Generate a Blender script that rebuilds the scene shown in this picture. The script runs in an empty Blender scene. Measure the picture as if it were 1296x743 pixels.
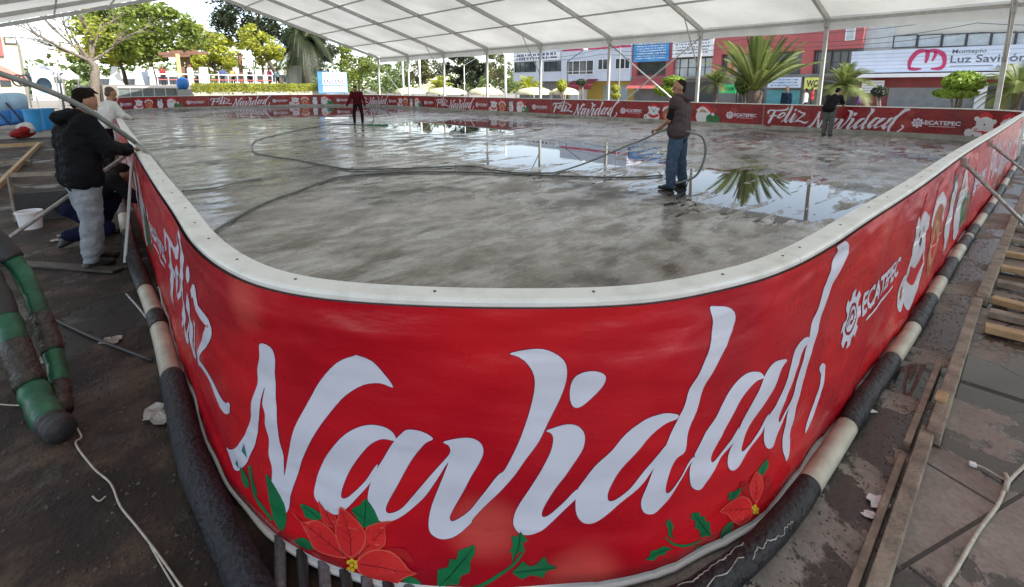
import bpy, bmesh, math, random
from mathutils import Vector, Matrix, noise
from mathutils.geometry import tessellate_polygon
random.seed(7)
R = math.radians
# ------------------------------------------------------------------ camera and site frame
F_PX, PCX, PCY, HCAM = 624.0, 648.0, 224.0, 1.75
TH = math.atan2(114, 624)
CT, ST = math.cos(TH), math.sin(TH)
AX = Vector((-0.682, 0.7313, 0)); BX = Vector((0.7313, 0.682, 0))
def W(a, b, z=0.0): return Vector((AX.x*a+BX.x*b, AX.y*a+BX.y*b, z))
def ray(x, y):
    xc = (x-PCX)/F_PX; yc = (PCY-y)/F_PX
    return Vector((xc, CT+yc*ST, -ST+yc*CT))
def gp(x, y, z=0.0):
    d = ray(x, y); t = (z-HCAM)/d.z
    return Vector((d.x*t, d.y*t, z))
def ab(p): return (p.x*AX.x+p.y*AX.y, p.x*BX.x+p.y*BX.y)
def on_b(x, y, b):            # point of the line of sight on the vertical plane b = const
    d = ray(x, y); t = b/(d.x*BX.x+d.y*BX.y); return Vector((0, 0, HCAM))+d*t
def on_a(x, y, a):
    d = ray(x, y); t = a/(d.x*AX.x+d.y*AX.y); return Vector((0, 0, HCAM))+d*t
def crom(pts, n=8, closed=False):
    out = []; N = len(pts); seg = N if closed else N-1
    def g(i):
        if closed: return pts[i % N]
        if i < 0: return [2*p-q for p, q in zip(pts[0], pts[1])]
        if i >= N: return [2*p-q for p, q in zip(pts[-1], pts[-2])]
        return pts[i]
    for i in range(seg):
        p0, p1, p2, p3 = g(i-1), g(i), g(i+1), g(i+2)
        for k in range(n):
            t = k/n
            out.append(tuple(0.5*((2*b)+(-a+c)*t+(2*a-5*b+4*c-d)*t*t+(-a+3*b-3*c+d)*t**3) for a, b, c, d in zip(p0, p1, p2, p3)))
    if not closed: out.append(tuple(pts[-1]))
    return out
# ------------------------------------------------------------------ rink outline (site coordinates a, b)
near = [(20, 1.45), (11, .88), (6.5, .62), (4.4, .5), (3.2, .44), (2.47, .40), (2.0, .42), (1.68, .50), (1.4, .67), (1.07, .97), (.80, 1.3), (.66, 1.64),
        (.59, 1.96), (.56, 2.4), (.55, 3.0), (.52, 4.4), (.5, 7), (.42, 11), (.35, 15.7)]
near = crom(near, 14)
def arc(ca, cb, r, t0, t1, n=28):
    return [(ca+r*math.cos(R(t0+(t1-t0)*i/n)), cb+r*math.sin(R(t0+(t1-t0)*i/n))) for i in range(n+1)]
OUT = [(38, 2.55), (29, 2.0)] + near + [(.3, 18.0)] + arc(2.05, 18.95, 1.75, 180, 90) + [(10, 20.7), (20, 20.7), (30, 20.7)] + arc(38, 14.7, 6, 90, 0) + arc(38, 8.55, 6, 0, -90)[:-1]
# resample densely
def resample(pts, closed=True):
    res = [];  N = len(pts)
    for i in range(N if closed else N-1):
        p, q = pts[i], pts[(i+1) % N]; L = math.dist(p, q)
        if L < 1e-6: continue
        m = (p[0]+q[0])/2+(p[1]+q[1])/2
        step = .03 if m < 7 else .12 if m < 18 else .3
        k = max(1, math.ceil(L/step))
        for j in range(k): res.append((p[0]+(q[0]-p[0])*j/k, p[1]+(q[1]-p[1])*j/k))
    return res
PATH = [W(a, b) for a, b in resample(OUT)]
NP = len(PATH); S = [0.0]
for i in range(1, NP+1): S.append(S[-1]+(PATH[i % NP]-PATH[i-1]).length)
LT = S[NP]
import bisect as _bs
def path_at(s):               # point and outward normal on the outline at arc length s
    s %= LT; i = min(_bs.bisect_right(S, s)-1, NP-1)
    p, q = PATH[i], PATH[(i+1) % NP]; t = (s-S[i])/max(1e-9, S[i+1]-S[i])
    def nrm(j):
        d = PATH[(j+1) % NP]-PATH[(j-1) % NP]; return Vector((d.y, -d.x, 0)).normalized()
    return p.lerp(q, t), nrm(i).lerp(nrm((i+1) % NP), t).normalized()
def px_sv(x, y, far=False, off=0.0):     # where a line of sight meets the barrier: arc length and height
    d = ray(x, y); best = None
    for i in range(NP):
        p, q = PATH[i], PATH[(i+1) % NP]; e = q-p
        det = d.x*(-e.y)+d.y*e.x
        if abs(det) < 1e-9: continue
        t = (p.x*(-e.y)+p.y*e.x)/det
        u = (d.x*p.y-d.y*p.x)/det
        if t > 0.05 and -1e-6 <= u <= 1+1e-6:
            if best is None or (t > best[0] if far else t < best[0]): best = (t, S[i]+u*(S[i+1]-S[i]))
    return (best[1], HCAM+d.z*best[0])
# ------------------------------------------------------------------ scene, materials
scn = bpy.context.scene
COL = scn.collection
def link(o): COL.objects.link(o); return o
MATS = {}
def M(name, c1, c2=None, scale=6.0, rough=.6, rough2=None, bump=0.0, bscale=None, metal=0.0, c3=None, stretch=None, detail=6, spec=.5, dist=0.0, lo=.35, hi=.65, coat=0.0, emit=None):
    if name in MATS: return MATS[name]
    m = bpy.data.materials.new(name); m.use_nodes = True; nt = m.node_tree; N = nt.nodes; L = nt.links
    p = N['Principled BSDF']; p.inputs['Metallic'].default_value = metal; p.inputs['Specular IOR Level'].default_value = spec
    p.inputs['Coat Weight'].default_value = coat
    tc = N.new('ShaderNodeTexCoord'); mp = N.new('ShaderNodeMapping'); L.new(tc.outputs['Object'], mp.inputs[0])
    if stretch: mp.inputs['Scale'].default_value = stretch
    nz = N.new('ShaderNodeTexNoise'); nz.inputs['Scale'].default_value = scale; nz.inputs['Detail'].default_value = detail; nz.inputs['Distortion'].default_value = dist
    nz.inputs['Roughness'].default_value = .6
    L.new(mp.outputs[0], nz.inputs['Vector'])
    cr = N.new('ShaderNodeValToRGB'); cr.color_ramp.elements[0].position = lo; cr.color_ramp.elements[1].position = hi
    c2 = c2 or tuple(x*.8 for x in c1)
    cr.color_ramp.elements[0].color = (*c1, 1); cr.color_ramp.elements[1].color = (*c2, 1)
    if c3:
        e = cr.color_ramp.elements.new((lo+hi)/2); e.color = (*c3, 1)
    L.new(nz.outputs['Fac'], cr.inputs[0]); L.new(cr.outputs[0], p.inputs['Base Color'])
    if rough2 is not None:
        mr = N.new('ShaderNodeMapRange'); mr.inputs[1].default_value = lo; mr.inputs[2].default_value = hi; mr.inputs[3].default_value = rough; mr.inputs[4].default_value = rough2
        L.new(nz.outputs['Fac'], mr.inputs[0]); L.new(mr.outputs[0], p.inputs['Roughness'])
    else: p.inputs['Roughness'].default_value = rough
    if bump:
        n2 = N.new('ShaderNodeTexNoise'); n2.inputs['Scale'].default_value = bscale or scale*4; n2.inputs['Detail'].default_value = 8
        L.new(mp.outputs[0], n2.inputs['Vector'])
        b = N.new('ShaderNodeBump'); b.inputs['Strength'].default_value = bump; b.inputs['Distance'].default_value = .02
        L.new(n2.outputs['Fac'], b.inputs['Height']); L.new(b.outputs[0], p.inputs['Normal'])
    if emit: p.inputs['Emission Color'].default_value = (*c1, 1); p.inputs['Emission Strength'].default_value = emit
    MATS[name] = m; return m
def lab(o, label=None, cat=None, group=None, kind=None):
    if label: o['label'] = label
    if cat: o['category'] = cat
    if group: o['group'] = group
    if kind: o['kind'] = kind
    return o
def mesh_obj(name, verts, faces, mat, parent=None, smooth=False, mats=None, fm=None):
    me = bpy.data.meshes.new(name); me.from_pydata([tuple(v) for v in verts], [], faces); me.update()
    for m_ in (mats or [mat]): me.materials.append(m_)
    if fm: me.polygons.foreach_set('material_index', fm)
    if smooth: me.polygons.foreach_set('use_smooth', [True]*len(faces))
    o = bpy.data.objects.new(name, me); link(o)
    if parent is not None:
        o.parent = parent; o.matrix_parent_inverse = Matrix.Translation(-Vector(parent.location)) if parent.rotation_euler.z == 0 else (Matrix.Translation(parent.location) @ parent.rotation_euler.to_matrix().to_4x4()).inverted()
    return o
def empty(name, loc, label, cat, group=None):
    o = bpy.data.objects.new(name, None); o.location = loc; o.empty_display_size = .1; link(o); return lab(o, label, cat, group)
class MB:
    def __init__(s): s.v = []; s.f = []
    def add(s, v, f):
        n = len(s.v); s.v += [Vector(x) for x in v]; s.f += [tuple(i+n for i in q) for q in f]
    def box(s, c, size, ux=None, uy=None):      # centre, full sizes along ux, uy, z
        ux = ux or Vector((1, 0, 0)); uy = uy or Vector((0, 1, 0)); uz = ux.cross(uy).normalized()
        c = Vector(c); x, y, z = ux*size[0]/2, uy*size[1]/2, uz*size[2]/2
        s.add([c-x-y-z, c+x-y-z, c+x+y-z, c-x+y-z, c-x-y+z, c+x-y+z, c+x+y+z, c-x+y+z], [(0, 3, 2, 1), (4, 5, 6, 7), (0, 1, 5, 4), (1, 2, 6, 5), (2, 3, 7, 6), (3, 0, 4, 7)])
    def beam(s, p, q, w, h, up=Vector((0, 0, 1))):
        p, q = Vector(p), Vector(q); d = (q-p).normalized(); sx = d.cross(up)
        if sx.length < 1e-3: sx = Vector((1, 0, 0))
        sx.normalize(); sy = sx.cross(d).normalized()
        s.box((p+q)/2, (w, (q-p).length, h), sx, d)
    def tube(s, pts, r, n=10, cap=True):
        pts = [Vector(p) for p in pts]; m = len(pts); rr = r if isinstance(r, (list, tuple)) else [r]*m
        prev = None; base = len(s.v); V = []; Fc = []
        for i, p in enumerate(pts):
            d = (pts[min(i+1, m-1)]-pts[max(i-1, 0)]).normalized()
            if prev is None: u = d.cross(Vector((0, 0, 1))); u = u if u.length > .05 else d.cross(Vector((1, 0, 0)))
            else: u = prev-d*prev.dot(d)
            u.normalize(); prev = u; w = d.cross(u)
            for k in range(n):
                a = 2*math.pi*k/n; V.append(p+(u*math.cos(a)+w*math.sin(a))*rr[i])
        for i in range(m-1):
            for k in range(n): Fc.append((i*n+k, i*n+(k+1) % n, (i+1)*n+(k+1) % n, (i+1)*n+k))
        if cap: Fc.append(tuple(reversed(range(n)))); Fc.append(tuple((m-1)*n+k for k in range(n)))
        s.add(V, Fc)
    def lathe(s, c, prof, n=20, sx=1, sy=1):
        c = Vector(c); V = []; Fc = []
        for r, z in prof:
            for k in range(n):
                a = 2*math.pi*k/n; V.append(c+Vector((r*math.cos(a)*sx, r*math.sin(a)*sy, z)))
        m = len(prof)
        for i in range(m-1):
            for k in range(n): Fc.append((i*n+k, i*n+(k+1) % n, (i+1)*n+(k+1) % n, (i+1)*n+k))
        Fc.append(tuple(reversed(range(n)))); Fc.append(tuple((m-1)*n+k for k in range(n)))
        s.add(V, Fc)
    def grid(s, fn, nu, nv):
        V = [fn(i/nu, j/nv) for j in range(nv+1) for i in range(nu+1)]
        s.add(V, [(j*(nu+1)+i, j*(nu+1)+i+1, (j+1)*(nu+1)+i+1, (j+1)*(nu+1)+i) for j in range(nv) for i in range(nu)])
    def out(s, name, mat, parent=None, smooth=False, bevel=0.0):
        o = mesh_obj(name, s.v, s.f, mat, parent, smooth)
        if bevel:
            b = o.modifiers.new('b', 'BEVEL'); b.width = bevel; b.segments = 2; b.limit_method = 'ANGLE'
        return o
# palette (real base colours)
m_wood = M('weathered_timber', (.33, .28, .22), (.17, .14, .11), 9, .75, bump=.5, stretch=(1, 1, 1), bscale=60)
m_newwood = M('pale_pine', (.52, .37, .20), (.38, .25, .13), 8, .65, bump=.3)
m_white = M('dirty_white_paint', (.74, .75, .72), (.52, .52, .48), 14, .4, .6, bump=.1, lo=.3, hi=.8)
m_rim = M('scuffed_white_plastic', (.82, .83, .80), (.56, .55, .49), 7, .3, .55, bump=.15, lo=.45, hi=.85, detail=10)
m_alu = M('brushed_aluminium', (.52, .52, .50), (.40, .40, .38), 30, .38, metal=.7)
m_alug = M('painted_grey_aluminium', (.50, .50, .47), (.40, .40, .38), 5, .45)
m_steel = M('galvanised_steel', (.46, .46, .44), (.28, .27, .25), 25, .4, .65, metal=.6)
m_black = M('black_rubber', (.018, .018, .02), (.035, .035, .035), 20, .45, .7, bump=.2)
m_dark = M('dark_metal', (.03, .03, .035), (.05, .05, .05), 10, .5)
m_glass = M('dark_window_glass', (.03, .04, .05), (.06, .07, .08), .6, .08, spec=.8)
m_palewin = M('pale_curtained_glass', (.45, .50, .52), (.30, .34, .36), 1.2, .12, spec=.8)
m_wht = M('clean_white', (.8, .8, .8), (.74, .75, .77), 3, .5)
m_let = M('printed_white', (.70, .71, .82), (.65, .66, .77), 2.5, .33, spec=.5)
# ------------------------------------------------------------------ world and sun
w = bpy.data.worlds.new('World'); scn.world = w; w.use_nodes = True
nt = w.node_tree; bg = nt.nodes['Background']; sk = nt.nodes.new('ShaderNodeTexSky'); sk.sky_type = 'NISHITA'; sk.sun_disc = False
SUN_EL = 47.0
sd = (-AX*1.0 + BX*.22).normalized()      # horizontal direction towards the sun
sk.sun_elevation = R(SUN_EL); sk.sun_rotation = math.atan2(sd.x, sd.y)
sk.air_density = 1.3; sk.dust_density = 2.6; sk.altitude = 2200
hs = nt.nodes.new('ShaderNodeHueSaturation'); hs.inputs['Saturation'].default_value = .62; nt.links.new(sk.outputs[0], hs.inputs['Color']); nt.links.new(hs.outputs[0], bg.inputs[0]); bg.inputs[1].default_value = .145
sl = bpy.data.lights.new('sun', 'SUN'); sl.energy = 4.8; sl.angle = R(.5); sl.color = (1, .955, .88)
so = link(bpy.data.objects.new('sun', sl)); so.location = (0, 0, 30)
sv = Vector((sd.x*math.cos(R(SUN_EL)), sd.y*math.cos(R(SUN_EL)), math.sin(R(SUN_EL))))
so.rotation_euler = sv.to_track_quat('Z', 'Y').to_euler()
cam = bpy.data.cameras.new('camera'); co = link(bpy.data.objects.new('camera', cam)); scn.camera = co
co.location = (0, 0, HCAM); co.rotation_euler = (math.pi/2-TH, 0, 0)
cam.sensor_width = 36; cam.lens = 36*F_PX/1296; cam.shift_y = -(371.5-PCY)/1296; cam.clip_end = 2000; cam.clip_start = .05
vs = scn.view_settings; vs.view_transform = 'Standard'; vs.look = 'None'; vs.gamma = 1; vs.exposure = 1.12
scn.cycles.max_bounces = 10; scn.cycles.diffuse_bounces = 5; scn.cycles.use_denoising = True
scn.cycles.sample_clamp_indirect = 6
# ------------------------------------------------------------------ ground and floor
def sheet(name, pts, z, mat, kind='structure'):
    me = bpy.data.meshes.new(name); bm = bmesh.new()
    fs = bm.faces.new([bm.verts.new((p[0], p[1], z)) for p in pts]); 
    if fs.calc_center_median() is not None and fs.normal.z < 0: pass
    bm.normal_update()
    if fs.normal.z < 0: bmesh.ops.reverse_faces(bm, faces=[fs])
    bmesh.ops.triangulate(bm, faces=bm.faces[:])
    bm.to_mesh(me); bm.free(); me.materials.append(mat)
    o = link(bpy.data.objects.new(name, me)); o['kind'] = kind; return o
m_plaza = M('plaza_concrete', (.27, .25, .22), (.20, .185, .165), .25, .85, bump=.1)
sheet('ground', [(-900, -900), (900, -900), (900, 900), (-900, 900)], 0, m_plaza)

def nodes_of(m): return m.node_tree.nodes, m.node_tree.links
def wetmat(name, cols, wetcols, puds, wscale=.7, wlo=.47, whi=.53, dry_r=(.45, .75), wet_r=.06, joints=None, fine=30, bumpd=.004, frost=None, film=None, edge=None, spec=.5, pudr=.06, slush=None):
    m = bpy.data.materials.new(name); m.use_nodes = True; N, L = nodes_of(m); p = N['Principled BSDF']
    tc = N.new('ShaderNodeTexCoord'); mp = N.new('ShaderNodeMapping'); mp.inputs['Rotation'].default_value = (0, 0, -math.atan2(BX.y, BX.x))
    L.new(tc.outputs['Object'], mp.inputs[0])
    def nz(s, d=6, r=.6, st=None, dist=0):
        q = N.new('ShaderNodeTexNoise'); q.inputs['Scale'].default_value = s; q.inputs['Detail'].default_value = d; q.inputs['Roughness'].default_value = r; q.inputs['Distortion'].default_value = dist
        if st:
            m2 = N.new('ShaderNodeMapping'); m2.inputs['Scale'].default_value = st; L.new(mp.outputs[0], m2.inputs[0]); L.new(m2.outputs[0], q.inputs[0])
        else: L.new(mp.outputs[0], q.inputs[0])
        return q.outputs['Fac']
    def ramp(f, stops):
        c = N.new('ShaderNodeValToRGB'); e = c.color_ramp.elements
        e[0].position, e[0].color = stops[0][0], (*stops[0][1], 1); e[1].position, e[1].color = stops[-1][0], (*stops[-1][1], 1)
        for q, cc in stops[1:-1]: x = e.new(q); x.color = (*cc, 1)
        L.new(f, c.inputs[0]); return c.outputs[0]
    def mth(op, a, b=None, c=None):
        q = N.new('ShaderNodeMath'); q.operation = op
        for i, v in enumerate((a, b, c)):
            if v is None: continue
            if isinstance(v, (int, float)): q.inputs[i].default_value = v
            else: L.new(v, q.inputs[i])
        return q.outputs[0]
    def mix(f, a, b):
        q = N.new('ShaderNodeMix'); q.data_type = 'RGBA'
        for i, v in ((0, f), (6, a), (7, b)):
            if isinstance(v, tuple): q.inputs[i].default_value = (*v, 1)
            elif isinstance(v, (int, float)): q.inputs[i].default_value = v
            else: L.new(v, q.inputs[i])
        return q.outputs[2]
    def mr(f, a, b, c, d):
        q = N.new('ShaderNodeMapRange'); q.interpolation_type = 'SMOOTHSTEP'; L.new(f, q.inputs[0])
        for i, v in enumerate((a, b, c, d)): q.inputs[i+1].default_value = v
        return q.outputs[0]
    big = nz(wscale, 7, .62, dist=.2); mid = nz(2.2, 10, .68, dist=.15); fin = nz(fine, 6, .6)
    col = ramp(mid, cols)
    col = mix(mr(fin, .35, .7, .0, .35), col, tuple(x*.5 for x in cols[0][1]))
    wet = mr(big, wlo, whi, 0, 1)
    pm = None
    if puds:
        for (c, u, ru, rv) in puds:          # centre, axis, half sizes
            m2 = N.new('ShaderNodeMapping'); m2.vector_type = 'TEXTURE'
            m2.inputs['Location'].default_value = (c.x, c.y, 0); m2.inputs['Rotation'].default_value = (0, 0, math.atan2(u.y, u.x)); m2.inputs['Scale'].default_value = (ru, rv, 1)
            L.new(tc.outputs['Object'], m2.inputs[0])
            vl = N.new('ShaderNodeVectorMath'); vl.operation = 'LENGTH'; L.new(m2.outputs[0], vl.inputs[0])
            d = vl.outputs['Value']; pm = d if pm is None else mth('MINIMUM', pm, d)
        edg = nz(1.1, 8, .66, dist=.5, st=edge[0] if edge else None); ea = edge[1] if edge else 1.5
        pm = mth('ADD', pm, mth('MULTIPLY_ADD', edg, ea, -ea/2))
        pm = mr(pm, .80, .86, 1, 0)
    if frost:                     # whitish scraped streaks of frost and slush
        fr = nz(1.9, 12, .74, st=frost[1], dist=.15); fr2 = nz(.22, 4, .5)
        ff = mth('MULTIPLY', mr(fr, frost[2], frost[2]+.16, 0, 1), mr(fr2, .38, .62, .25, 1))
        if slush:
            sm = None
            for (c, u, ru, rv) in slush:
                m3 = N.new('ShaderNodeMapping'); m3.vector_type = 'TEXTURE'; m3.inputs['Location'].default_value = (c.x, c.y, 0); m3.inputs['Rotation'].default_value = (0, 0, math.atan2(u.y, u.x)); m3.inputs['Scale'].default_value = (ru, rv, 1)
                L.new(tc.outputs['Object'], m3.inputs[0]); v3 = N.new('ShaderNodeVectorMath'); v3.operation = 'LENGTH'; L.new(m3.outputs[0], v3.inputs[0]); sm = v3.outputs['Value'] if sm is None else mth('MINIMUM', sm, v3.outputs['Value'])
            f5_ = nz(2.4, 11, .75, st=(.8, 3.0, 1), dist=.6)
            ff = mth('MAXIMUM', ff, mth('MULTIPLY', mr(sm, .65, 1.15, 1, 0), mr(f5_, .40, .58, 0, 1)))
        col = mix(mth('MULTIPLY', ff, .8), col, frost[0])
        sc = nz(7, 7, .6, st=(1, 6, 1)); col = mix(mr(sc, .52, .64, 0, .38), col, (.42, .42, .40))
    wetc = mix(wet, col, mix(.88, col, wetcols))
    rough = mr(wet, 0, 1, (dry_r[0]+dry_r[1])/2, max(wet_r, .12))
    if film:
        rough = mr(nz(film[2], 11, .74, st=film[3], dist=.1), .42, .58, film[0], film[1])
        if frost: rough = mth('ADD', rough, mth('MULTIPLY', ff, .15))
    if joints:
        br = N.new('ShaderNodeTexBrick'); mj = N.new('ShaderNodeMapping'); mj.inputs['Rotation'].default_value = (0, 0, joints[2]); L.new(mp.outputs[0], mj.inputs[0]); L.new(mj.outputs[0], br.inputs[0])
        br.inputs['Scale'].default_value = 1; br.inputs['Brick Width'].default_value = joints[0]; br.inputs['Row Height'].default_value = joints[1]; br.inputs['Mortar Size'].default_value = .008
        br.inputs['Color1'].default_value = (1, 1, 1, 1); br.inputs['Color2'].default_value = (.72, .66, .64, 1); br.inputs['Mortar'].default_value = (.2, .2, .2, 1)
        q = N.new('ShaderNodeMix'); q.data_type = 'RGBA'; q.blend_type = 'MULTIPLY'; q.inputs[0].default_value = 1; L.new(wetc, q.inputs[6]); L.new(br.outputs['Color'], q.inputs[7]); wetc = q.outputs[2]
    if pm is not None:
        wetc = mix(pm, wetc, wetcols)
        rough = mth('MULTIPLY', rough, mr(pm, 0, 1, 1, pudr))
    L.new(wetc, p.inputs['Base Color']); L.new(rough, p.inputs['Roughness'])
    h = mth('MULTIPLY_ADD', fin, .3, mid)
    if joints: 
        h = mth('MULTIPLY_ADD', br.outputs['Fac'], -1.5, h)
    if pm is not None: h = mth('MULTIPLY', h, mr(pm, 0, .6, 1, 0))
    if not film: h = mth('MULTIPLY', h, mr(wet, 0, 1, 1, .35))
    b = N.new('ShaderNodeBump'); b.inputs['Strength'].default_value = 1; b.inputs['Distance'].default_value = bumpd
    L.new(h, b.inputs['Height']); L.new(b.outputs[0], p.inputs['Normal'])
    return m
def pud(x0, y0, x1, y1, z):        # ellipse on the ground spanning a region seen in the photograph
    cx_, cy_ = (x0+x1)/2, (y0+y1)/2
    l, r_, n_, f_ = gp(x0, cy_, z), gp(x1, cy_, z), gp(cx_, y1, z), gp(cx_, y0, z)
    c = (n_+f_)/2; u = (r_-l).normalized(); return (c, u, (r_-l).length/2, (f_-n_).length/2)
ZF = .10
m_ice = wetmat('wet_rink_floor', [(.30, (.10, .082, .062)), (.46, (.21, .188, .158)), (.66, (.38, .355, .32))], (.045, .043, .04),
    [pud(800, 214, 1100, 285, ZF), pud(820, 232, 890, 246, ZF), pud(570, 176, 850, 224, ZF), pud(480, 150, 700, 172, ZF), pud(290, 133, 560, 152, ZF), pud(1120, 163, 1240, 185, ZF)],
    wscale=.35, wlo=.5, whi=.62, bumpd=.0035, frost=((.58, .585, .58), (.8, 1.7, 1), .46), film=(.05, .52, 1.2, (1, 1.8, 1)), edge=((.8, 3.4, 1), 3.4), slush=[pud(560, 142, 1190, 168, ZF), pud(150, 137, 470, 160, ZF), pud(180, 168, 330, 232, ZF), pud(600, 160, 860, 182, ZF)])
inner = [PATH[i]-path_at(S[i])[1]*.02 for i in range(NP)]
sheet('rink_floor', inner, ZF, m_ice)
m_soil = wetmat('damp_dark_soil', [(.36, (.008, .0045, .003)), (.50, (.030, .017, .010)), (.64, (.11, .072, .047))], (.007, .004, .003),
    [pud(95, 345, 225, 470, 0)], wscale=1.3, wlo=.5, whi=.66, bumpd=.022, fine=45, spec=.12, dry_r=(.6, .95), wet_r=.4, pudr=.7)
Lp = [W(a, b) for a, b in [(1.25, 1.3), (-.6, -.6), (-14, -3), (-14, -9), (24, -9), (24, 1.4), (3, 1.3)]]
sheet('soil', Lp, .004, m_soil)
m_conc = wetmat('rough_wet_concrete', [(.3, (.17, .145, .12)), (.5, (.29, .26, .23)), (.72, (.45, .42, .385))], (.022, .019, .017), [pud(1120, 465, 1290, 520, 0)], wscale=1.15, wlo=.465, whi=.49, bumpd=.018, fine=60, spec=.16, dry_r=(.6, .9), wet_r=.25)
Rp = [W(a, b) for a, b in [(1.9, .25), (.75, 1.05), (-.6, -.4), (-14, -3), (-14, 26), (.6, 26), (.35, 18), (.5, 7), (.55, 3), (.66, 1.64)]]
sheet('concrete_apron', [W(a, b) for a, b in [(1.25, 1.3), (.1, .1), (.22, 1.9), (.2, 4), (.08, 12.4), (0, 26), (.6, 26), (.35, 18), (.5, 7), (.55, 3), (.66, 1.64)]], .008, m_conc)
m_slab = wetmat('stone_slab_paving', [(.3, (.18, .135, .115)), (.5, (.29, .235, .21)), (.75, (.42, .37, .34))], (.04, .034, .03), [pud(1150, 440, 1296, 520, .006)], wscale=.9, wlo=.50, whi=.53, spec=.22, bumpd=.009, fine=40, joints=(1.3, .85, .35))
sheet('paving_slabs', [W(a, b) for a, b in [(.1, .3), (-.6, -.4), (-14, -3), (-14, 26), (0, 26), (.08, 12.4), (.2, 4), (.22, 1.9)]], .004, m_slab)
# ------------------------------------------------------------------ barrier: boards, rails, kickboards
def outer_sv(s, v, off=0.0):        # a point of the outline, off metres outwards
    p, n = path_at(s); return Vector((p.x+n.x*off, p.y+n.y*off, v))
def srange(s0, s1):
    k0 = _bs.bisect_right(S, s0); k1 = _bs.bisect_left(S, s1)
    return [s0]+[S[i] for i in range(k0, min(k1, NP)) if S[i]-s0 > 1e-3 and s1-S[i] > 1e-3]+[s1]
def extrude_profile(name, s0, s1, prof, mat, parent, smooth=False, bevel=0.0):
    ss = srange(s0, s1); V = []; Fc = []; n = len(prof)
    for s in ss:
        for (o, z) in prof: V.append(outer_sv(s, z, o))
    for i in range(len(ss)-1):
        for k in range(n): Fc.append((i*n+k, (i+1)*n+k, (i+1)*n+(k+1) % n, i*n+(k+1) % n))
    Fc.append(tuple(range(n))); Fc.append(tuple((len(ss)-1)*n+k for k in reversed(range(n))))
    o = mesh_obj(name, V, Fc, mat, parent)
    return o
m_board = M('grey_board', (.42, .42, .40), (.30, .30, .28), 5, .5)
m_kick = M('grey_kickboard', (.40, .39, .35), (.24, .23, .20), 3, .35, .6)
sJL, sJR = px_sv(243, 296)[0], px_sv(1010, 327)[0]
m_bolt = M('dark_bolt', (.05, .05, .05), (.1, .1, .1), 40, .4, metal=.6)
def barrier(s0, s1, label, bolts):
    e = empty('rink_barrier', outer_sv((s0+s1)/2, 0, -.06), label, 'barrier', 'boards round the rink')
    s0 += .002; s1 -= .002
    rim = [(-.086, 1.070), (-.086, 1.096), (-.080, 1.101), (-.002, 1.101), (.006, 1.098), (.010, 1.090), (.010, 1.078), (.004, 1.072)]
    extrude_profile('top_rail', s0, s1, rim, m_rim, e)
    extrude_profile('board', s0, s1, [(-.034, .02), (-.034, 1.069), (-.006, 1.069), (-.006, .02)], m_board, e)
    extrude_profile('kickboard', s0, s1, [(-.056, ZF-.01), (-.056, ZF+.17), (-.0345, ZF+.17), (-.0345, ZF-.01)], m_kick, e)
    s = s0+.12
    while bolts and s < s1-.02:
        b = MB(); c = outer_sv(s, 1.1012, -.040+random.uniform(-.004, .004)); b.lathe(c, [(.0052, 0), (.0052, .002), (.0035, .003)], 10); b.out('bolt', m_bolt, e)
        s += random.choice([.38, .45, .52])
    return e
barrier(sJL, sJR, 'curved white-topped barrier at the near corner of the rink', True)
barrier(sJR, sJR+3.9, 'straight barrier section right of the near corner, up to the first steel strut', True)
barrier(sJR+3.9, 53.5, 'far stretch of the right-hand barrier running out of the picture', False)
barrier(sJL-3.7, sJL, 'left barrier section beside the man in the black jacket', True)
barrier(sJL-17, sJL-3.7, 'left barrier stretch running back past the man in white', False)
sC0, sC1 = 90.0, 103.0
barrier(53.5, 72, 'barrier behind the bending worker on the right, topped by shop fronts', False)
barrier(72, 88.5, 'middle of the long back barrier, in front of the cream canopies', False)
barrier(88.5, 99.5, 'curved far corner of the back barrier behind the worker in dark red', False)
barrier(99.5, LT-.01, 'far left barrier in front of the planter hedge', False)
barrier(.01, sJL-17, 'far end of the left barrier, curving to the back', False)

# ------------------------------------------------------------------ banner art in banner coordinates (u along, v up, metres)
def zc(org, sc): return lambda pts: [(org[0]+x/sc, org[1]+y/sc) for x, y in pts]
z1, z2, z3, z4, zf, z5, z6, z7 = zc((280, 420), 3.717), zc((390, 430), 2.858), zc((600, 420), 2.654), zc((800, 300), 2.475), zc((860, 360), 3.095), zc((360, 540), 3.6), zc((780, 560), 4.645), zc((250, 280), 1.605)
S_NEAR = px_sv(292, 564)[0]
def near_uv(pts): return [(s-S_NEAR, v) for s, v in (px_sv(*p) for p in pts)]
S_FAR = px_sv(1017, 163, far=True)[0]
def far_uv(pts): return [(S_FAR-s, v) for s, v in (px_sv(*p, far=True) for p in pts)]
def smooth_poly(pts, n=4): return crom(pts, n, closed=True)
def stroke(pts, n=5):            # centre line with widths -> outline
    c = crom(pts, n); Lf, Rt = [], []
    for i, (x, y, wd) in enumerate(c):
        a = c[max(i-1, 0)]; b = c[min(i+1, len(c)-1)]; dx, dy = b[0]-a[0], b[1]-a[1]; l = math.hypot(dx, dy) or 1
        Lf.append((x-dy/l*wd/2, y+dx/l*wd/2)); Rt.append((x+dy/l*wd/2, y-dx/l*wd/2))
    return Lf+Rt[::-1]
NAV = []
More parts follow.
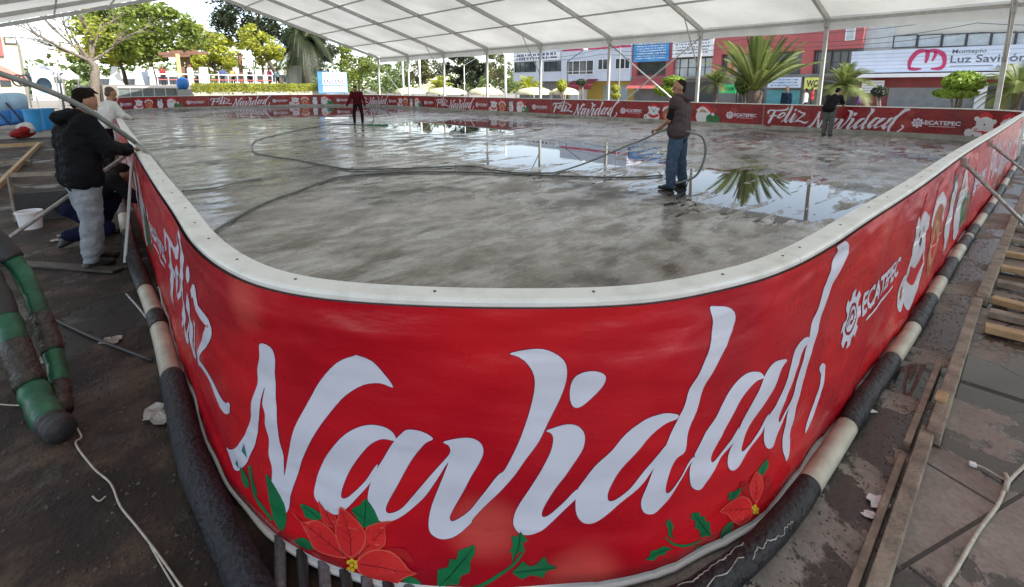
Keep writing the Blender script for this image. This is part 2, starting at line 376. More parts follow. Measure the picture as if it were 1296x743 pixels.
NAV.append(z1([(45, 535), (62, 541), (92, 535), (118, 503), (142, 455), (165, 385), (175, 310), (195, 235), (190, 170), (207, 105), (205, 48), (235, 45), (268, 72), (278, 130), (272, 200), (280, 300), (290, 410), (295, 500), (308, 570), (313, 665), (330, 570), (370, 430), (420, 330), (480, 220), (560, 130), (640, 97)])
    + z2([(185, 43), (240, 65), (285, 110), (317, 157), (270, 143), (210, 150), (150, 185), (100, 240), (50, 310), (0, 400)])
    + z1([(385, 620), (362, 700), (348, 750), (333, 829), (300, 790), (265, 715), (258, 620), (243, 560), (245, 490), (232, 430), (235, 370), (222, 320), (229, 245), (215, 300), (208, 370), (195, 440), (185, 510), (160, 570), (150, 600), (130, 622), (100, 642), (78, 620), (58, 580)]))
NAV.append(z2([(327, 338), (315, 315), (285, 297), (240, 290), (190, 300), (140, 330), (90, 390), (60, 440), (40, 500), (37, 545), (55, 575), (80, 598), (110, 612), (127, 608), (150, 592), (190, 550), (240, 492), (262, 440), (255, 437), (220, 490), (180, 530), (150, 553), (133, 548), (140, 510), (160, 460), (200, 400), (240, 357), (280, 340), (322, 347)]))
NAV.append(z2([(318, 352), (345, 322), (370, 304), (420, 310), (460, 335), (430, 355), (380, 420), (330, 510), (295, 575), (291, 603), (310, 609), (350, 590), (400, 530), (460, 460), (507, 408), (520, 382), (513, 360), (495, 347), (540, 335), (590, 332), (625, 350), (637, 385), (620, 430), (590, 480), (555, 550), (520, 615), (517, 638), (535, 640), (590, 600), (640, 530), (690, 466)])
    + z3([(105, 440), (150, 350), (180, 270), (200, 190), (200, 130), (178, 90), (150, 70), (120, 60), (170, 48), (230, 45), (280, 65), (305, 95), (305, 150), (285, 210), (250, 280), (215, 350), (170, 410), (120, 480), (60, 545), (0, 612)])
    + z2([(590, 650), (540, 690), (490, 702), (450, 685), (440, 650), (450, 590), (480, 510), (512, 425), (460, 505), (420, 560), (370, 605), (320, 635), (280, 642), (255, 625), (240, 590), (228, 550), (243, 480), (280, 415)]))
NAV.append(z3([(330, 140), (355, 120), (400, 115), (432, 130), (425, 165), (390, 205), (345, 237), (322, 225), (318, 180)]))
NAV.append(z3([(240, 315), (265, 305), (310, 292), (345, 298), (365, 325), (360, 370), (330, 420), (290, 480), (250, 540), (228, 585), (229, 605), (250, 600), (290, 565), (340, 515), (348, 530), (338, 545), (300, 583), (260, 622), (220, 650), (180, 662), (150, 655), (133, 630), (135, 600), (155, 555), (190, 500), (230, 430), (255, 380), (263, 340), (255, 322)]))
NAV.append(z3([(668, 262), (620, 255), (560, 275), (500, 320), (450, 380), (400, 430), (360, 490), (342, 520), (337, 560), (342, 600), (365, 628), (400, 628), (440, 600), (490, 555), (540, 510), (590, 445), (630, 375), (625, 365), (600, 400), (560, 455), (510, 515), (470, 548), (447, 552), (443, 530), (460, 490), (490, 440), (530, 390), (580, 330), (630, 290), (662, 277)]))
NAV.append(z4([(228, 213), (250, 209), (285, 212), (303, 232), (300, 265), (270, 330), (230, 400), (203, 460), (185, 530), (160, 590)]) + z6([(372, 20), (330, 60), (290, 140), (265, 220), (268, 264), (290, 260), (330, 200), (370, 140), (420, 58), (430, 80), (410, 95), (340, 200), (290, 300), (230, 380), (190, 402), (150, 390), (130, 340), (140, 280), (190, 150), (235, 45)]) + z4([(130, 550), (146, 510), (160, 460), (190, 400), (220, 330), (234, 260)]))
NAV.append(zf([(302, 345), (285, 329), (240, 335), (190, 380), (150, 440), (120, 500), (80, 560), (40, 640)]) + z6([(430, 60), (405, 120), (398, 180), (410, 225), (440, 250), (470, 245), (500, 200), (560, 110), (590, 62)]) + zf([(188, 610), (208, 575), (212, 545), (205, 555), (170, 610), (130, 665), (109, 681), (106, 660), (120, 620), (150, 560), (190, 480), (230, 410), (270, 365), (300, 352)]))
NAV.append(zf([(297, 358), (320, 320), (350, 290), (395, 283), (370, 320), (340, 390), (300, 460), (270, 510), (240, 570), (225, 625), (229, 641), (260, 610), (300, 555), (320, 505), (328, 495), (322, 530), (308, 565), (280, 600), (240, 650), (205, 700), (180, 710), (168, 690), (175, 650), (190, 610), (210, 560), (235, 490), (270, 420)]))
NAV.append(zf([(490, 205), (470, 197), (445, 220), (425, 260), (400, 340), (380, 400), (350, 460), (325, 510), (315, 560), (311, 600), (322, 628), (345, 625), (362, 580), (380, 535), (400, 490), (430, 415), (455, 330), (448, 335), (420, 425), (390, 495), (373, 530), (370, 510), (385, 450), (410, 390), (440, 310), (465, 240), (488, 218)]))
NAV.append(z4([(622, 22), (640, 9), (656, 14), (655, 45)]) + zf([(540, 110), (520, 160)])[:0] + z4([(620, 115), (598, 180), (575, 240), (560, 290), (545, 340), (530, 400), (515, 460), (497, 520), (482, 590), (477, 640), (470, 672), (462, 690), (455, 650), (460, 600), (470, 545), (490, 465), (512, 395), (528, 335), (543, 270), (568, 215), (590, 145), (612, 80), (627, 45)]))
NAV.append(zf([(530, 325), (540, 303), (553, 310), (550, 350), (530, 420), (505, 490), (480, 550), (468, 572), (475, 540), (500, 470), (525, 400), (537, 350)]))
NAVP = [near_uv(smooth_poly(p, 3)) for p in NAV]
zz = zc((968, 128), 21.6)
FEL = [stroke(q) for q in [
    [(300, 248, 55), (240, 370, 62), (180, 480, 64), (112, 603, 62)], [(105, 345, 30), (108, 290, 48), (170, 248, 40), (350, 255, 36), (540, 245, 42), (630, 215, 46), (658, 148, 14)], [(130, 405, 12), (240, 395, 34), (345, 395, 34)],
    [(390, 470, 26), (470, 435, 26), (555, 375, 36), (555, 325, 40), (480, 330, 40), (400, 400, 50), (358, 490, 56), (375, 562, 46), (430, 578, 34), (500, 540, 22), (560, 475, 14)],
    [(768, 118, 58), (740, 200, 70), (690, 300, 62), (630, 400, 66), (572, 505, 64), (580, 570, 44), (630, 540, 20), (700, 470, 14)],
    [(845, 325, 46), (790, 410, 66), (732, 500, 66), (706, 560, 54), (760, 560, 28), (840, 460, 15), (900, 390, 12)], [(828, 272, 26), (858, 240, 52), (892, 220, 26)],
    [(915, 290, 26), (960, 270, 48), (1010, 315, 40), (1110, 330, 36), (1080, 372, 44), (960, 460, 26), (850, 550, 26), (815, 578, 14)], [(845, 552, 28), (960, 540, 38), (1080, 588, 48), (1150, 580, 36), (1200, 545, 10)]]]
FELP = [far_uv(zz(p)) for p in FEL]
def ell(cx, cy, rx, ry, n=28, rot=0.0, t0=0, t1=360):
    full = t1-t0 >= 360; k = n if full else n+1
    out = []
    for i in range(k):
        t = R(t0+(t1-t0)*i/n); x, y = rx*math.cos(t), ry*math.sin(t)
        out.append((cx+x*math.cos(rot)-y*math.sin(rot), cy+x*math.sin(rot)+y*math.cos(rot)))
    return out
def text_tris(txt, size, bold=0.0, shear=0.0, sx=1.0):    # triangles of a word in the built-in font
    c = bpy.data.curves.new('t', 'FONT'); c.body = txt; c.size = size; c.offset = bold; c.shear = shear; c.resolution_u = 3
    o = bpy.data.objects.new('t', c); COL.objects.link(o); dg = bpy.context.evaluated_depsgraph_get()
    me = bpy.data.meshes.new_from_object(o.evaluated_get(dg)); COL.objects.unlink(o); bpy.data.objects.remove(o)
    V = [(v.co.x*sx, v.co.y) for v in me.vertices]; Fs = [tuple(p.vertices) for p in me.polygons]; bpy.data.meshes.remove(me)
    x0 = min(x for x, y in V); x1 = max(x for x, y in V)
    return [[V[i] for i in f] for f in Fs], x0, x1
C_ = {}
def pm_(key, c1, c2=None, r=.33): C_[key] = M('print_'+key, c1, c2 or tuple(x*.85 for x in c1), 3, r)
pm_('petal', (.74, .035, .035), (.62, .02, .025)); pm_('petal_edge', (.78, .12, .08)); pm_('petal_dark', (.42, .012, .016)); pm_('vein', (.22, .01, .015)); pm_('leaf', (.012, .20, .07), (.01, .13, .05)); pm_('leaf_vein', (.005, .05, .02))
pm_('yellow', (.80, .55, .04)); pm_('hat', (.60, .01, .02)); pm_('skin', (.62, .32, .20)); pm_('ginger', (.45, .12, .04)); pm_('ink', (.01, .01, .02)); pm_('snow', (.72, .72, .78)); pm_('maroon', (.25, .004, .03)); pm_('gift', (.01, .16, .05)); pm_('teal', (.02, .20, .20)); C_['white'] = m_let; pm_('outline', (.24, .004, .07))
def curve_mesh(name, polys, place, mat, parent, layer, vmax=1.074, vmin=.0, umin=-99, umax=99, tris=False, step=.03):
    bm = bmesh.new()
    for p in polys:
        if tris:
            try: bm.faces.new([bm.verts.new((x, y, 0)) for x, y in p])
            except ValueError: pass
        else:
            vv = [bm.verts.new((x, y, 0)) for x, y in p]
            for t in tessellate_polygon([[Vector((x, y, 0)) for x, y in p]]):
                try: bm.faces.new([vv[i] for i in t])
                except ValueError: pass
    if not bm.verts: bm.free(); return None
    us = [v.co.x for v in bm.verts]; vs_ = [v.co.y for v in bm.verts]
    def cut(co, no, clear=False): bmesh.ops.bisect_plane(bm, geom=bm.verts[:]+bm.edges[:]+bm.faces[:], plane_co=co, plane_no=no, clear_outer=clear)
    if max(vs_) > vmax: cut((0, vmax, 0), (0, 1, 0), True)
    if min(vs_) < vmin: cut((0, vmin, 0), (0, -1, 0), True)
    if min(us) < umin: cut((umin, 0, 0), (-1, 0, 0), True)
    if max(us) > umax: cut((umax, 0, 0), (1, 0, 0), True)
    if not bm.faces: bm.free(); return None
    if step:
        us = [v.co.x for v in bm.verts]; k = math.floor(min(us)/step)
        while k*step < max(us):
            cut((k*step, 0, 0), (1, 0, 0)); k += 1
        vs_ = [v.co.y for v in bm.verts]; k = math.floor(min(vs_)/step)
        while k*step < max(vs_):
            cut((0, k*step, 0), (0, 1, 0)); k += 1
    bm.verts.ensure_lookup_table()
    V = [place(v.co.x, v.co.y, layer) for v in bm.verts]
    Fc = []
    for f in bm.faces: Fc.append(tuple(v.index for v in f.verts))
    bm.verts.index_update(); Fc = [tuple(v.index for v in f.verts) for f in bm.faces]; bm.free()
    return mesh_obj(name, V, Fc, mat, parent, smooth=True)
def wr(s, v):                      # folds of the hanging vinyl
    p = Vector((s*1.1, v*2.2, 3.1)); f = noise.noise(p)*.008
    f += noise.noise(Vector((s*2.2+v*1.3, v*7-s*1.5, 7.7)))*.006 + noise.noise(Vector((s*3.5, v*13+s*2, 1.7)))*.0032
    top = max(0, (v-.80)/.27); f += noise.noise(Vector((s*3.0, v*22, 4)))*.005*top
    f += .004*math.sin(s*9+v*5)*max(0, noise.noise(Vector((s*.9, 5, 2))))*top
    bot = max(0, (.35-v)/.35); f += noise.noise(Vector((s*2.4, v*9, 9)))*.010*bot
    r1 = 1-abs(noise.noise(Vector((s*1.7+v*1.2, v*3.4-s*.9, 21))))*2.2; r2 = 1-abs(noise.noise(Vector((s*2.9-v*1.6, v*5.5+s*.7, 33))))*2.4
    f += .0030*max(0, r1)**4*(.35+top+bot) + .0018*max(0, r2)**4*(.5+.5*top+bot)
    return f*1.7*min(1, max(0, (1.075-v)/.05))
def make_banner(s0, s1, outer, label, vbot, art, near=False):
    """one printed vinyl sheet on the boards; art: list of design origins"""
    e = empty('vinyl_banner', outer_sv((s0+s1)/2, 0, 0), label, 'banner', 'printed banners on the boards')
    off0 = .012 if outer else -.040
    sg = 1 if outer else -1
    def P(s, v, layer): return outer_sv(s, v, off0+sg*(wr(s, v)*(1 if near else .5)+.010+layer))
    ds = .018 if near else .10
    nS = max(2, round((s1-s0)/ds)); nV = 60 if near else 8
    def fn(i, j): return P(s0+(s1-s0)*i, vbot+(1.076-vbot)*j, 0)
    b = MB(); b.grid(fn, nS, nV)
    if not outer: b.f = [tuple(reversed(q)) for q in b.f]
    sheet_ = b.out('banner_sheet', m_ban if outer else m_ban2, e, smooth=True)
    if near:
        b = MB(); b.grid(lambda i, j: P(s0+(s1-s0)*i, vbot-.002+(.026)*j, .0022), nS, 2); b.out('white_hem', m_wht, e, smooth=True)
        b = MB(); b.tube([P(s0+(s1-s0)*i/nS, vbot+.0, .006) for i in range(nS+1)], .009, 8); b.out('hem_rope', m_wht, e, smooth=True)
    for org in art:
        def place(u, v, l): return P(org+u if outer else org-u, v, l)
        lo_, hi_ = (s0-org, s1-org) if outer else (org-s1, org-s0)
        st = .020 if near else 0.25
        kw = dict(umin=lo_+.005, umax=hi_-.005, step=st, vmin=vbot+.02)
        def put(name, polys, key, layer, par=sheet_, tris=False):
            polys = [p for p in polys if max(x for x, y in p) > lo_ and min(x for x, y in p) < hi_]
            if polys: return curve_mesh(name, polys, place, C_[key], par, layer, tris=tris, **kw)
        if near:
            def grow(p, d):
                n = len(p); out = []; area = sum(p[i][0]*p[(i+1) % n][1]-p[(i+1) % n][0]*p[i][1] for i in range(n)); sg_ = 1 if area > 0 else -1
                for i in range(n):
                    a, c = p[i-1], p[(i+1) % n]; dx, dy = c[0]-a[0], c[1]-a[1]; l = math.hypot(dx, dy) or 1
                    out.append((p[i][0]+sg_*dy/l*d, p[i][1]-sg_*dx/l*d))
                return out
            for i, p in enumerate(NAVP): put('letter_outline', [grow(p, .0022)], 'outline', .0008+.00004*i)
            for i, p in enumerate(FELP): put('letter_outline', [grow([(.137+(u-.137)*1.16, v) for u, v in p], .0022)], 'outline', .0008+.00004*i)
        for i, p in enumerate(NAVP): put('lettering', [p], 'white', .0017+.00006*i)
        for i, p in enumerate(FELP): put('lettering', [[(.137+(u-.137)*(1.16 if near else 1), v) for u, v in p]], 'white', .0017+.00006*i)
        # gear emblem and town name, right after the words and again before the next words
        for g0 in (3.25, 8.50):
            cu, cv = g0+.08, .60; gear = []
            for k in range(96):
                t = 2*math.pi*k/96; rr = .155 if math.cos(t*8) > -.05 else .115
                gear.append((cu+rr*math.cos(t), cv+rr*math.sin(t)))
            put('emblem', [gear], 'white', .0030); put('emblem_ring', [ell(cu, cv, .085, .085)], 'maroon', .0036); put('emblem_disc', [ell(cu, cv, .068, .068)], 'white', .0042)
            put('emblem_swirl', [stroke([(cu-.045, cv-.03, .010), (cu-.03, cv+.03, .02), (cu+.02, cv+.035, .022), (cu+.035, cv, .02), (cu+.01, cv-.025, .02), (cu-.01, cv-.005, .012)])], 'maroon', .0048)
            tr, x0, x1 = text_tris('ECATEPEC', .175, .006); k = .88/(x1-x0)
            put('town_name', [[(g0+.26+(x-x0)*k, .56+y) for x, y in q] for q in tr], 'white', .0034, tris=True)
            put('underline', [[(g0+.36, .50), (g0+1.02, .50), (g0+1.02, .515), (g0+.36, .515)]], 'white', .0034)
        # poinsettias and holly under the words
        for nm, key, layer, pts in ART: put(nm, [pts], key, layer)
        # winter figures: bear, gingerbread, penguin, bearded man with a green gift
        for nm, key, layer, pts in FIGS: put(nm, [pts], key, layer)
    return e
ART = []
def art5(nm, key, layer, zfn, *polys, sm=True):
    for p in polys: ART.append((nm, key, layer, near_uv(smooth_poly(zfn(p), 3) if sm else zfn(p))))
def shrink(p, k):
    cx_ = sum(x for x, y in p)/len(p); cy_ = sum(y for x, y in p)/len(p); return [(cx_+(x-cx_)*k, cy_+(y-cy_)*k) for x, y in p]
pet5 = [[(480, 525), (560, 532), (600, 580), (540, 560), (500, 545)], [(140, 530), (230, 560), (300, 585), (290, 612), (220, 590), (150, 548)], [(175, 310), (200, 350), (250, 380), (255, 430), (200, 412)], [(495, 405), (470, 440), (470, 510), (420, 540), (350, 572), (380, 500), (390, 430)],
        [(55, 368), (110, 408), (170, 400), (230, 440), (265, 490), (275, 540), (300, 572), (230, 560), (160, 530), (130, 470), (95, 410)], [(275, 335), (320, 370), (370, 430), (388, 480), (370, 530), (330, 567), (300, 560), (265, 510), (250, 440), (265, 380)], [(340, 585), (400, 535), (480, 530), (540, 560), (590, 610), (618, 625), (560, 645), (520, 675), (450, 665), (380, 640), (345, 610)]]
pet6 = [[(870, 180), (887, 230), (865, 300), (810, 345), (830, 260), (845, 200)], [(700, 210), (750, 220), (768, 300), (730, 290), (705, 250)], [(690, 455), (760, 400), (782, 395), (730, 450), (670, 480)], [(790, 150), (830, 190), (832, 250), (800, 335), (765, 300), (755, 240)], [(583, 382), (640, 330), (700, 295), (745, 305), (770, 345), (765, 400), (700, 462), (650, 430), (625, 400)]]
for i, (zfn, P_) in enumerate(((z5, pet5), (z6, pet6))):
    for j, p in enumerate(P_):
        ly = .0024+.0004*j; dk = (j < 2) or (i and j < 3)
        art5('poinsettia_petal', 'petal_dark' if dk else 'petal_edge', ly, zfn, p)
        if not dk:
            art5('poinsettia_petal', 'petal', ly+.00012, zfn, shrink(p, .93))
            cx_ = sum(x for x, y in p)/len(p); cy_ = sum(y for x, y in p)/len(p); c0 = (325, 590) if i == 0 else (780, 365)
            tip = max(p, key=lambda q: math.dist(q, c0)); wv = 2.2 if i == 0 else 2.6
            rib = stroke([(c0[0]*.75+cx_*.25, c0[1]*.75+cy_*.25, wv*1.6), (cx_, cy_, wv*1.4), (tip[0]*.8+cx_*.2, tip[1]*.8+cy_*.2, wv*.6)], 3)
            ART.append(('petal_vein', 'vein', ly+.00024, near_uv(zfn(rib))))
            for t in (.25, .5, .75):
                bx, by = c0[0]+(tip[0]-c0[0])*t, c0[1]+(tip[1]-c0[1])*t; dx, dy = (tip[0]-c0[0]), (tip[1]-c0[1]); l = math.hypot(dx, dy)
                bx, by = bx*.6+cx_*.4, by*.6+cy_*.4
                for sg_ in (-1, 1):
                    ex, ey = bx+dx/l*28*(1-.3*t)-sg_*dy/l*34*(1-.6*t), by+dy/l*28*(1-.3*t)+sg_*dx/l*34*(1-.6*t)
                    ART.append(('petal_vein', 'vein', ly+.00024, near_uv(zfn(stroke([(bx, by, wv), ((bx+ex)/2+dx/l*2, (by+ey)/2+dy/l*2, wv*.8), (ex, ey, wv*.4)], 2)))))
for cx_, cy_ in [(325, 598), (310, 585), (325, 578), (341, 586), (344, 603), (331, 617), (313, 613)]: ART.append(('flower_centre', 'yellow', .0056, near_uv(z5(ell(cx_, cy_, 9, 9, 10)))))
for cx_, cy_ in [(780, 370), (770, 358), (785, 350), (794, 365), (790, 382), (775, 385)]: ART.append(('flower_centre', 'yellow', .0056, near_uv(z6(ell(cx_, cy_, 7, 9, 10)))))
lv5 = [[(95, 330), (150, 350), (185, 375), (182, 400), (120, 395), (105, 365)], [(385, 300), (415, 340), (437, 390), (437, 418), (375, 435), (345, 390), (322, 350), (360, 330)], [(75, 490), (110, 480), (155, 515), (150, 540), (110, 535), (72, 510)], [(555, 640), (590, 640), (637, 670), (590, 692), (560, 665)], [(725, 722), (835, 722), (835, 729), (725, 729)]]
hl5 = [[(705, 695), (708, 610), (755, 600), (760, 565), (790, 568), (800, 530), (872, 508), (872, 545), (852, 575), (852, 605), (850, 630), (812, 640), (800, 680), (750, 680)], [(1075, 450), (1108, 490), (1085, 500), (1092, 530), (1065, 545), (1035, 590), (1040, 550), (1026, 540), (1040, 510), (1033, 470), (1060, 475)],
       [(1035, 640), (1085, 580), (1120, 610), (1145, 600), (1182, 558), (1200, 600), (1243, 622), (1190, 640), (1178, 668), (1125, 655), (1080, 672)]]
for p in lv5: art5('leaf', 'leaf', .0021, z5, p)
for p in hl5: art5('holly_leaf', 'leaf', .0021, z5, p, sm=False)
for p in [[(860, 80), (868, 130), (830, 180), (808, 140), (835, 110)], [(705, 240), (695, 290), (640, 320), (635, 270), (665, 265)], [(650, 440), (662, 480), (620, 550), (590, 540), (605, 480)]]: art5('leaf', 'leaf', .0021, z6, p)
for p in [[(415, 390), (460, 380), (470, 410), (492, 405), (500, 435), (525, 440), (522, 480), (535, 530), (500, 522), (470, 530), (460, 490), (435, 470), (437, 435), (412, 420)], [(290, 420), (315, 465), (300, 490), (312, 540), (280, 510), (282, 480), (268, 450)], [(150, 655), (175, 635), (185, 600), (215, 600), (250, 575), (310, 590), (275, 605), (260, 630), (230, 630), (200, 665)], [(395, 655), (450, 620), (450, 585), (485, 590), (530, 570), (500, 610), (450, 640)]]: art5('holly_leaf', 'leaf', .0021, z6, p, sm=False)
for zfn, st_ in ((z5, [(770, 700, 9), (880, 690, 13), (990, 640, 15), (1050, 590, 13), (1095, 530, 8)]), (z6, [(265, 522, 8), (310, 563, 14), (400, 573, 18), (485, 550, 10)]), (z1, [(168, 612, 6), (175, 660, 9), (197, 745, 11)]), (z7, [(118, 488, 4), (130, 548, 5), (165, 597, 5)])):
    ART.append(('holly_stem', 'leaf', .0019, near_uv(zfn(stroke(st_)))))
for zfn, st_ in ((z5, [(712, 690, 3), (780, 620, 5), (862, 520, 3)]), (z5, [(1075, 455, 3), (1066, 520, 5), (1040, 585, 3)]), (z5, [(1040, 640, 3), (1120, 635, 5), (1235, 622, 3)]), (z5, [(385, 310, 2), (382, 370, 4), (376, 432, 3)]), (z5, [(322, 350, 2), (360, 380, 3), (383, 385, 3)]), (z5, [(104, 336, 2), (150, 372, 4), (183, 396, 2)]), (z6, [(430, 390, 3), (480, 460, 6), (528, 525, 3)]), (z6, [(292, 425, 2), (295, 480, 5), (308, 535, 3)]), (z6, [(155, 652, 3), (230, 612, 5), (305, 590, 3)]), (z6, [(860, 90, 2), (840, 140, 4), (830, 175, 3)]), (z6, [(645, 450, 2), (625, 500, 4), (598, 540, 3)]), (z6, [(700, 245, 2), (670, 280, 4), (642, 316, 3)])):
    ART.append(('leaf_vein', 'leaf_vein', .0023, near_uv(zfn(stroke(st_, 3)))))
for p in [[(150, 505), (172, 540), (190, 580), (187, 618), (165, 590), (155, 545)], [(97, 492), (112, 508), (117, 535), (103, 522)]]: art5('leaf', 'leaf', .0021, z7, p)
for p in [[(135, 510), (150, 578), (125, 545)], [(105, 585), (108, 630), (90, 608)]]: ART.append(('leaf', 'teal', .0024, near_uv(z1(p))))
FIGS = []
def fg(nm, key, layer, pts): FIGS.append((nm, key, .0020+layer*.0004, pts))
# bear with hat and scarf
fg('bear', 'snow', 0, ell(5.0, .40, .34, .26)); fg('bear', 'snow', 1, ell(5.02, .66, .25, .22)); fg('bear', 'snow', 1, ell(4.78, .80, .07, .07)); fg('bear', 'snow', 1, ell(5.27, .74, .07, .07)); fg('bear', 'snow', 2, ell(4.62, .36, .11, .13)); fg('bear_pad', 'ginger', 3, ell(4.62, .36, .04, .05))
fg('scarf', 'hat', 3, stroke([(4.76, .47, .10), (5.02, .38, .13), (5.28, .47, .10)])); fg('hat', 'hat', 3, smooth_poly([(4.84, .82), (4.88, .96), (5.02, 1.01), (5.18, .93), (5.2, .82), (5.02, .87)])); fg('nose', 'ink', 4, ell(5.03, .64, .05, .035)); fg('eye', 'ink', 4, ell(4.94, .72, .02, .025)); fg('eye', 'ink', 4, ell(5.11, .72, .02, .025))
# round gingerbread face with hat
fg('biscuit', 'ginger', 2, ell(5.80, .50, .30, .32)); fg('biscuit', 'hat', 3, smooth_poly([(5.5, .70), (5.55, .95), (5.8, 1.02), (6.08, .88), (6.1, .66), (5.9, .84), (5.7, .84)])); fg('hat_trim', 'snow', 4, stroke([(5.49, .66, .09), (5.6, .80, .10), (5.82, .85, .10), (6.05, .74, .09), (6.1, .60, .06)])); fg('biscuit_face', 'skin', 3, ell(5.80, .46, .20, .20)); fg('biscuit_mouth', 'hat', 4, ell(5.80, .44, .12, .12)); fg('eye', 'ink', 5, ell(5.73, .58, .02, .03)); fg('eye', 'ink', 5, ell(5.88, .58, .02, .03))
# penguin
fg('penguin', 'ink', 2, ell(6.62, .62, .25, .40)); fg('penguin_belly', 'snow', 3, ell(6.62, .50, .21, .30)); fg('penguin_belly', 'snow', 3, ell(6.55, .78, .10, .11)); fg('penguin_belly', 'snow', 3, ell(6.70, .78, .10, .11)); fg('beak', 'yellow', 4, smooth_poly([(6.56, .71), (6.68, .71), (6.62, .64)])); fg('eye', 'ink', 4, ell(6.57, .78, .02, .03)); fg('eye', 'ink', 4, ell(6.68, .78, .02, .03)); fg('hat', 'hat', 3, smooth_poly([(6.48, .92), (6.62, 1.03), (6.76, .93), (6.62, .96)]))
# bearded man with hat and a green gift
fg('beard', 'snow', 2, ell(7.45, .50, .34, .36)); fg('face', 'skin', 3, ell(7.42, .68, .16, .13)); fg('beard', 'snow', 4, ell(7.40, .60, .20, .07)); fg('hat', 'hat', 3, smooth_poly([(7.18, .80), (7.28, .98), (7.5, 1.03), (7.75, .88), (7.86, .62), (7.72, .70), (7.62, .80), (7.4, .86)])); fg('hat_trim', 'snow', 4, stroke([(7.14, .74, .09), (7.4, .86, .11), (7.64, .74, .09)])); fg('hat_bobble', 'snow', 4, ell(7.86, .60, .07, .07)); fg('eye', 'ink', 5, ell(7.38, .71, .018, .022)); fg('eye', 'ink', 5, ell(7.49, .71, .018, .022))
fg('gift', 'gift', 5, [(7.58, .22), (8.16, .22), (8.16, .50), (7.58, .52)]); fg('gift', 'gift', 6, smooth_poly([(7.62, .48), (7.76, .62), (7.86, .50), (7.98, .60), (8.12, .48)])); fg('gift_ribbon', 'hat', 7, [(7.84, .22), (7.9, .22), (7.9, .51), (7.84, .51)])
# vinyl print: red with soft bokeh blooms
def ban_mat(nm='red_vinyl_print', k=1.0):
    m = bpy.data.materials.new(nm); m.use_nodes = True; N, L = nodes_of(m); p = N['Principled BSDF']
    tc = N.new('ShaderNodeTexCoord')
    nz = N.new('ShaderNodeTexNoise'); nz.inputs['Scale'].default_value = 1.6; nz.inputs['Detail'].default_value = 2; L.new(tc.outputs['Object'], nz.inputs[0])
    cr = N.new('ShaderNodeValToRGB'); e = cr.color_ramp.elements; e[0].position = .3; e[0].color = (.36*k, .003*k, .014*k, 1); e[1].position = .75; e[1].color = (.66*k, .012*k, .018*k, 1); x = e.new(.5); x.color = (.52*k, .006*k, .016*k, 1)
    L.new(nz.outputs['Fac'], cr.inputs[0])
    vo = N.new('ShaderNodeTexVoronoi'); vo.feature = 'SMOOTH_F1'; vo.inputs['Scale'].default_value = 1.55; vo.inputs['Smoothness'].default_value = .3; L.new(tc.outputs['Object'], vo.inputs['Vector'])
    mr = N.new('ShaderNodeMapRange'); mr.interpolation_type = 'SMOOTHSTEP'; mr.inputs[1].default_value = .28; mr.inputs[2].default_value = .10; mr.inputs[3].default_value = 0; mr.inputs[4].default_value = .50
    L.new(vo.outputs['Distance'], mr.inputs[0])
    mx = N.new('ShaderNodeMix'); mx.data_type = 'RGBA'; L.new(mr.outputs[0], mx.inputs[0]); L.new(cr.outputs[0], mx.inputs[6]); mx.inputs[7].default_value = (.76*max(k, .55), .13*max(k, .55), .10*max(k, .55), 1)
    L.new(mx.outputs[2], p.inputs['Base Color'])
    n2 = N.new('ShaderNodeTexNoise'); n2.inputs['Scale'].default_value = 9; n2.inputs['Detail'].default_value = 5; L.new(tc.outputs['Object'], n2.inputs[0])
    r2 = N.new('ShaderNodeMapRange'); r2.inputs[3].default_value = .20; r2.inputs[4].default_value = .38; L.new(n2.outputs['Fac'], r2.inputs[0]); L.new(r2.outputs[0], p.inputs['Roughness'])
    mp = N.new('ShaderNodeMapping'); mp.inputs['Scale'].default_value = (1, 1, 3.2); L.new(tc.outputs['Object'], mp.inputs[0])
    n3 = N.new('ShaderNodeTexNoise'); n3.inputs['Scale'].default_value = 5; n3.inputs['Detail'].default_value = 4; n3.inputs['Distortion'].default_value = .2; L.new(mp.outputs[0], n3.inputs[0])
    b = N.new('ShaderNodeBump'); b.inputs['Strength'].default_value = .40; b.inputs['Distance'].default_value = .012; L.new(n3.outputs['Fac'], b.inputs['Height']); L.new(b.outputs[0], p.inputs['Normal'])
    return m
m_ban = ban_mat(); m_ban2 = ban_mat('shaded_red_vinyl_print', .46)  # inner banners: same red print darkened, their dimmer light put into the colour
SN = S_NEAR
make_banner(SN-2.85, SN+8.42, True, 'red vinyl banner with large white Feliz Navidad script wrapped round the near corner', .03, [SN, SN-11.37], near=True)
make_banner(SN+8.44, SN+17, True, 'shiny banner on the far part of the right-hand boards, beyond the struts', .03, [SN, SN+11.37])
make_banner(SN-14, SN-2.87, True, 'banner on the left boards with a green gift, running back behind the black jacket', .03, [SN-11.37])
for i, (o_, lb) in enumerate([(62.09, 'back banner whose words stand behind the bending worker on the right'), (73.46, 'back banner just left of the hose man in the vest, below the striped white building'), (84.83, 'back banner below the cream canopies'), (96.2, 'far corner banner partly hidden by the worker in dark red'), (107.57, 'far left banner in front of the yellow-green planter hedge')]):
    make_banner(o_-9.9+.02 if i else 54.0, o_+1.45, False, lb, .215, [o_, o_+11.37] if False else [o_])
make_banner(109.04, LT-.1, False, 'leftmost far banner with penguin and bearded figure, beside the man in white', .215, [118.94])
make_banner(1.0, 12, False, 'banner on the far end of the left boards facing the ice', .215, [])
